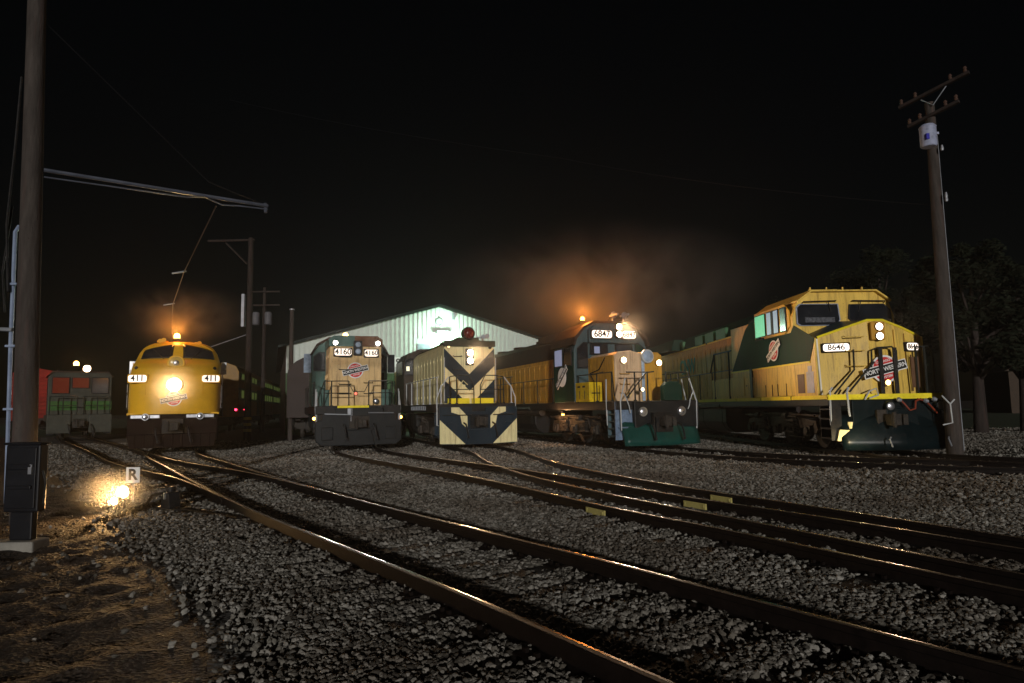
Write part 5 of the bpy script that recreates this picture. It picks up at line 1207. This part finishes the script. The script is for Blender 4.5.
# ================================================================== trees, house, street lamp
def tree(label, x, y, h, cw, n, leafm, seed, trunk=.3, lean=0):
    rn = random.Random(seed); t = thing('deciduous_tree', label, 'tree', (x, y, 0), 0, 'trees at the right edge of the yard')
    b = MB(); b.tube([(0, 0, -.1), (.05, 0, h*.25), (.15+lean, .1, h*.55), (.1+lean, 0, h*.85)], trunk, 0, 10, trunk*.2)
    ends = []
    for k in range(11):
        a = rn.uniform(0, 6.28); z0 = h*rn.uniform(.22, .6); L = cw*rn.uniform(.5, .95); e = Vector((math.cos(a)*L, math.sin(a)*L, z0+h*rn.uniform(.12, .35)))
        b.tube([(.1, 0, z0), e*.5+Vector((0, 0, z0*.55)), e], trunk*.35, 0, 6, .02); ends.append(e)
    b.obj('trunk', darkwood, t, smooth=True)
    cl = [(e, cw*rn.uniform(.25, .45)) for e in ends]
    for k in range(26):
        z = rn.uniform(.35, 1.0); w = cw*math.sqrt(max(.05, 1-((z-.6)/.45)**2)); a = rn.uniform(0, 6.28); rr = w*math.sqrt(rn.random())
        cl.append((Vector((math.cos(a)*rr, math.sin(a)*rr, z*h)), cw*rn.uniform(.14, .34)))
    v = []; f = []
    for i in range(n):
        c, r_ = rn.choice(cl); d = Vector((rn.gauss(0, 1), rn.gauss(0, 1), rn.gauss(0, 1))).normalized()*r_*rn.random()**.45
        p = c+Vector((d.x, d.y, d.z*.8)); s = rn.uniform(.07, .17); u = Vector((rn.gauss(0, 1), rn.gauss(0, 1), rn.gauss(0, .6))).normalized(); w = u.orthogonal().normalized()*s*.5
        o = len(v); v += [p-u*s, p+w, p+u*s, p-w]; f.append((o, o+1, o+2, o+3))
    c = MB(); c.add(v, f); c.obj('crown', leafm, t)
leaf = mat('dark_tree_leaves', (.011, .014, .008), .6, var=.5, scale=1.2)
tree('broad leafy tree whose crown rises behind the wide-cab engine roof', 22.5, 40, 10.6, 2.7, 9000, leaf, 3)
tree('tall dark tree nearest the right pole, its trunk showing beside the lawn', 20.7, 29.5, 8.3, 2.5, 9000, leaf, 5)
tree('dark tree cut off by the right edge of the picture', 23.0, 29.8, 8.0, 2.4, 9000, leaf, 8)
tree('low bushy tree behind the long hood of the wide-cab engine', 24.8, 58, 10.0, 4.0, 5000, leaf, 12)
tree('dim low tree standing between the two poles behind the lawn', 28.5, 52, 8.0, 3.4, 6000, leaf, 15)
def house():
    t = thing('house', 'pale house wall glimpsed behind the trees at the far right', 'house', (55.5, 66, 0), R(-20))
    b = MB(); b.box(-5, 5, 0, 8, 0, 4.4); b.obj('wall', mat('pale_house_siding', (.05, .035, .025), .7), t)
    b = MB(); b.prism([(-5.5, 4.3), (5.5, 4.3), (0, 6.8)], -.5, 8.5, 'y'); b.obj('roof', roofb, t)
    for x in (-3, 0, 3): window(t, [(x-.5, 1.2), (x+.5, 1.2), (x+.5, 2.6), (x-.5, 2.6)], -.04, 0, 'y')
    b = MB(); b.box(1.1, 2.0, -.05, 0, 0, 2.1); b.obj('door', darkwood, t)
house()
def street_lamp():
    t = thing('street_lamp', 'sodium street lamp by the far road at the right', 'street lamp', (29, 31.8, 0))
    b = MB(); b.tube([(0, 0, 0), (0, 0, 6), (-.4, 0, 6.6), (-1.2, 0, 6.7)], .07); b.obj('post', galv, t, smooth=True)
    b = MB(); b.box(-1.7, -1.1, -.12, .12, 6.62, 6.75); h = b.obj('lamp_head', galv, t)
    b = MB(); b.box(-1.65, -1.15, -.1, .1, 6.6, 6.62); b.obj('lens', lens_orange, h)
    light('SPOT', h, (-1.4, 0, 6.5), 3500, (1, .35, .08), .1, rot=(0, R(-35), 0), spot=95)
street_lamp()

# ================================================================== light, air
SUN_EL, SUN_AZ = 7.5, 177.0     # from behind the camera, a little to its left
w = bpy.data.worlds.new('World'); SC.world = w; w.use_nodes = True; nt = w.node_tree
sky = nt.nodes.new('ShaderNodeTexSky'); sky.sky_type = 'NISHITA'; sky.sun_disc = False
sky.sun_elevation = R(SUN_EL); sky.sun_rotation = R(SUN_AZ)
nt.links.new(sky.outputs[0], nt.nodes['Background'].inputs[0]); nt.nodes['Background'].inputs[1].default_value = .0005
sd = bpy.data.lights.new('sun', 'SUN'); sd.energy = 1.95; sd.angle = R(1.5); sd.color = (1, .95, .88)
so = bpy.data.objects.new('sun', sd); COL.objects.link(so)
az = R(SUN_AZ); v = Vector((math.sin(az)*math.cos(R(SUN_EL)), math.cos(az)*math.cos(R(SUN_EL)), math.sin(R(SUN_EL))))
so.rotation_euler = v.to_track_quat('Z', 'Y').to_euler()
hz = MB(); hz.box(-75, 95, -8, 150, -1.2, 15.5); ho = hz.obj('haze', []); ho['kind'] = 'stuff'
hm = bpy.data.materials.new('night_haze'); hm.use_nodes = True; n = hm.node_tree; n.nodes.remove(n.nodes['Principled BSDF'])
pv = n.nodes.new('ShaderNodeVolumePrincipled'); pv.inputs['Density'].default_value = .0005; pv.inputs['Color'].default_value = (.9, .9, .9, 1); pv.inputs['Anisotropy'].default_value = .72
n.links.new(pv.outputs[0], n.nodes['Material Output'].inputs['Volume']); ho.data.materials.append(hm)
def plume(name, label, c, rad, dens, aniso=.3, sc=.5):
    b = MB(); b.box(-rad[0], rad[0], -rad[1], rad[1], -rad[2], rad[2]); o = b.obj(name, [], None, loc=c); tag(o, label, 'smoke', None, 'stuff')
    m = bpy.data.materials.new(name); m.use_nodes = True; n = m.node_tree; n.nodes.remove(n.nodes['Principled BSDF'])
    pv = n.nodes.new('ShaderNodeVolumePrincipled'); pv.inputs['Color'].default_value = (.9, .85, .8, 1); pv.inputs['Anisotropy'].default_value = aniso
    tc = n.nodes.new('ShaderNodeTexCoord'); mp = n.nodes.new('ShaderNodeMapping'); mp.inputs['Scale'].default_value = [1/q for q in rad]
    gm = n.nodes.new('ShaderNodeTexGradient'); gm.gradient_type = 'SPHERICAL'
    n.links.new(tc.outputs['Object'], mp.inputs['Vector']); n.links.new(mp.outputs[0], gm.inputs['Vector'])
    nz = n.nodes.new('ShaderNodeTexNoise'); nz.inputs['Scale'].default_value = sc; nz.inputs['Detail'].default_value = 4; nz.inputs['Distortion'].default_value = 1.2 if sc > .2 else 0; n.links.new(tc.outputs['Object'], nz.inputs['Vector'])
    rr = n.nodes.new('ShaderNodeMapRange'); rr.inputs['From Min'].default_value = .35 if sc > .2 else 0; rr.inputs['From Max'].default_value = .7; n.links.new(nz.outputs['Fac'], rr.inputs['Value'])
    pw = n.nodes.new('ShaderNodeMath'); pw.operation = 'POWER'; pw.inputs[1].default_value = 1.6; n.links.new(gm.outputs['Fac'], pw.inputs[0])
    ml = n.nodes.new('ShaderNodeMath'); ml.operation = 'MULTIPLY'; n.links.new(pw.outputs[0], ml.inputs[0]); n.links.new(rr.outputs[0], ml.inputs[1])
    m2 = n.nodes.new('ShaderNodeMath'); m2.operation = 'MULTIPLY'; m2.inputs[1].default_value = dens; n.links.new(ml.outputs[0], m2.inputs[0]); n.links.new(m2.outputs[0], pv.inputs['Density'])
    n.links.new(pv.outputs[0], n.nodes['Material Output'].inputs['Volume']); o.data.materials.append(m)
    return o
plume('exhaust_smoke', 'wide orange-lit exhaust drifting above the 6847 engine', (3.4, 25.0, 6.0), (7.5, 5.0, 2.6), .15, .1, .35)
plume('exhaust_smoke', 'small orange exhaust puff over the roof of the rounded 411 engine', (-13.1, 26.0, 5.3), (2.9, 2.6, 1.5), .3, .3, .8)
plume('ground_mist', 'thin lit mist shaped as the halo around the low work light by the R sign', (at(114, 496, 9.75)[0], 9.75, .42), (.7, .6, .4), .7, .5, .05)  # mist placed and thickened to make the work light's halo
plume('halo_mist', 'thin mist added as lamp glow in front of the headlight of the rounded 411 engine', (-11.85, 22.9, 2.5), (1.5, 1.1, 1.2), .2, .5, .1)  # mist volumes added to give the headlights their halos
plume('halo_mist', 'thin mist added as lamp glow in front of the twin headlight of the chevron engine', (-.85, 24.0, 3.45), (1.3, 1.3, 1.1), .1, .5, .8)
plume('halo_mist', 'thin mist added as lamp glow in front of the roof headlight of the 6847 engine', (4.1, 23.3, 4.4), (1.5, 1.2, 1.2), .1, .5, .8)
SC.view_settings.view_transform = 'Standard'; SC.view_settings.look = 'None'; SC.view_settings.gamma = 1; SC.view_settings.exposure = 0
SC.view_settings.use_curve_mapping = False
cy = SC.cycles
cy.use_denoising = True; cy.denoiser = 'OPENIMAGEDENOISE'; cy.max_bounces = 5; cy.volume_bounces = 0; cy.sample_clamp_indirect = 4; cy.sample_clamp_direct = 0
cy.use_adaptive_sampling = False; cy.use_light_tree = True
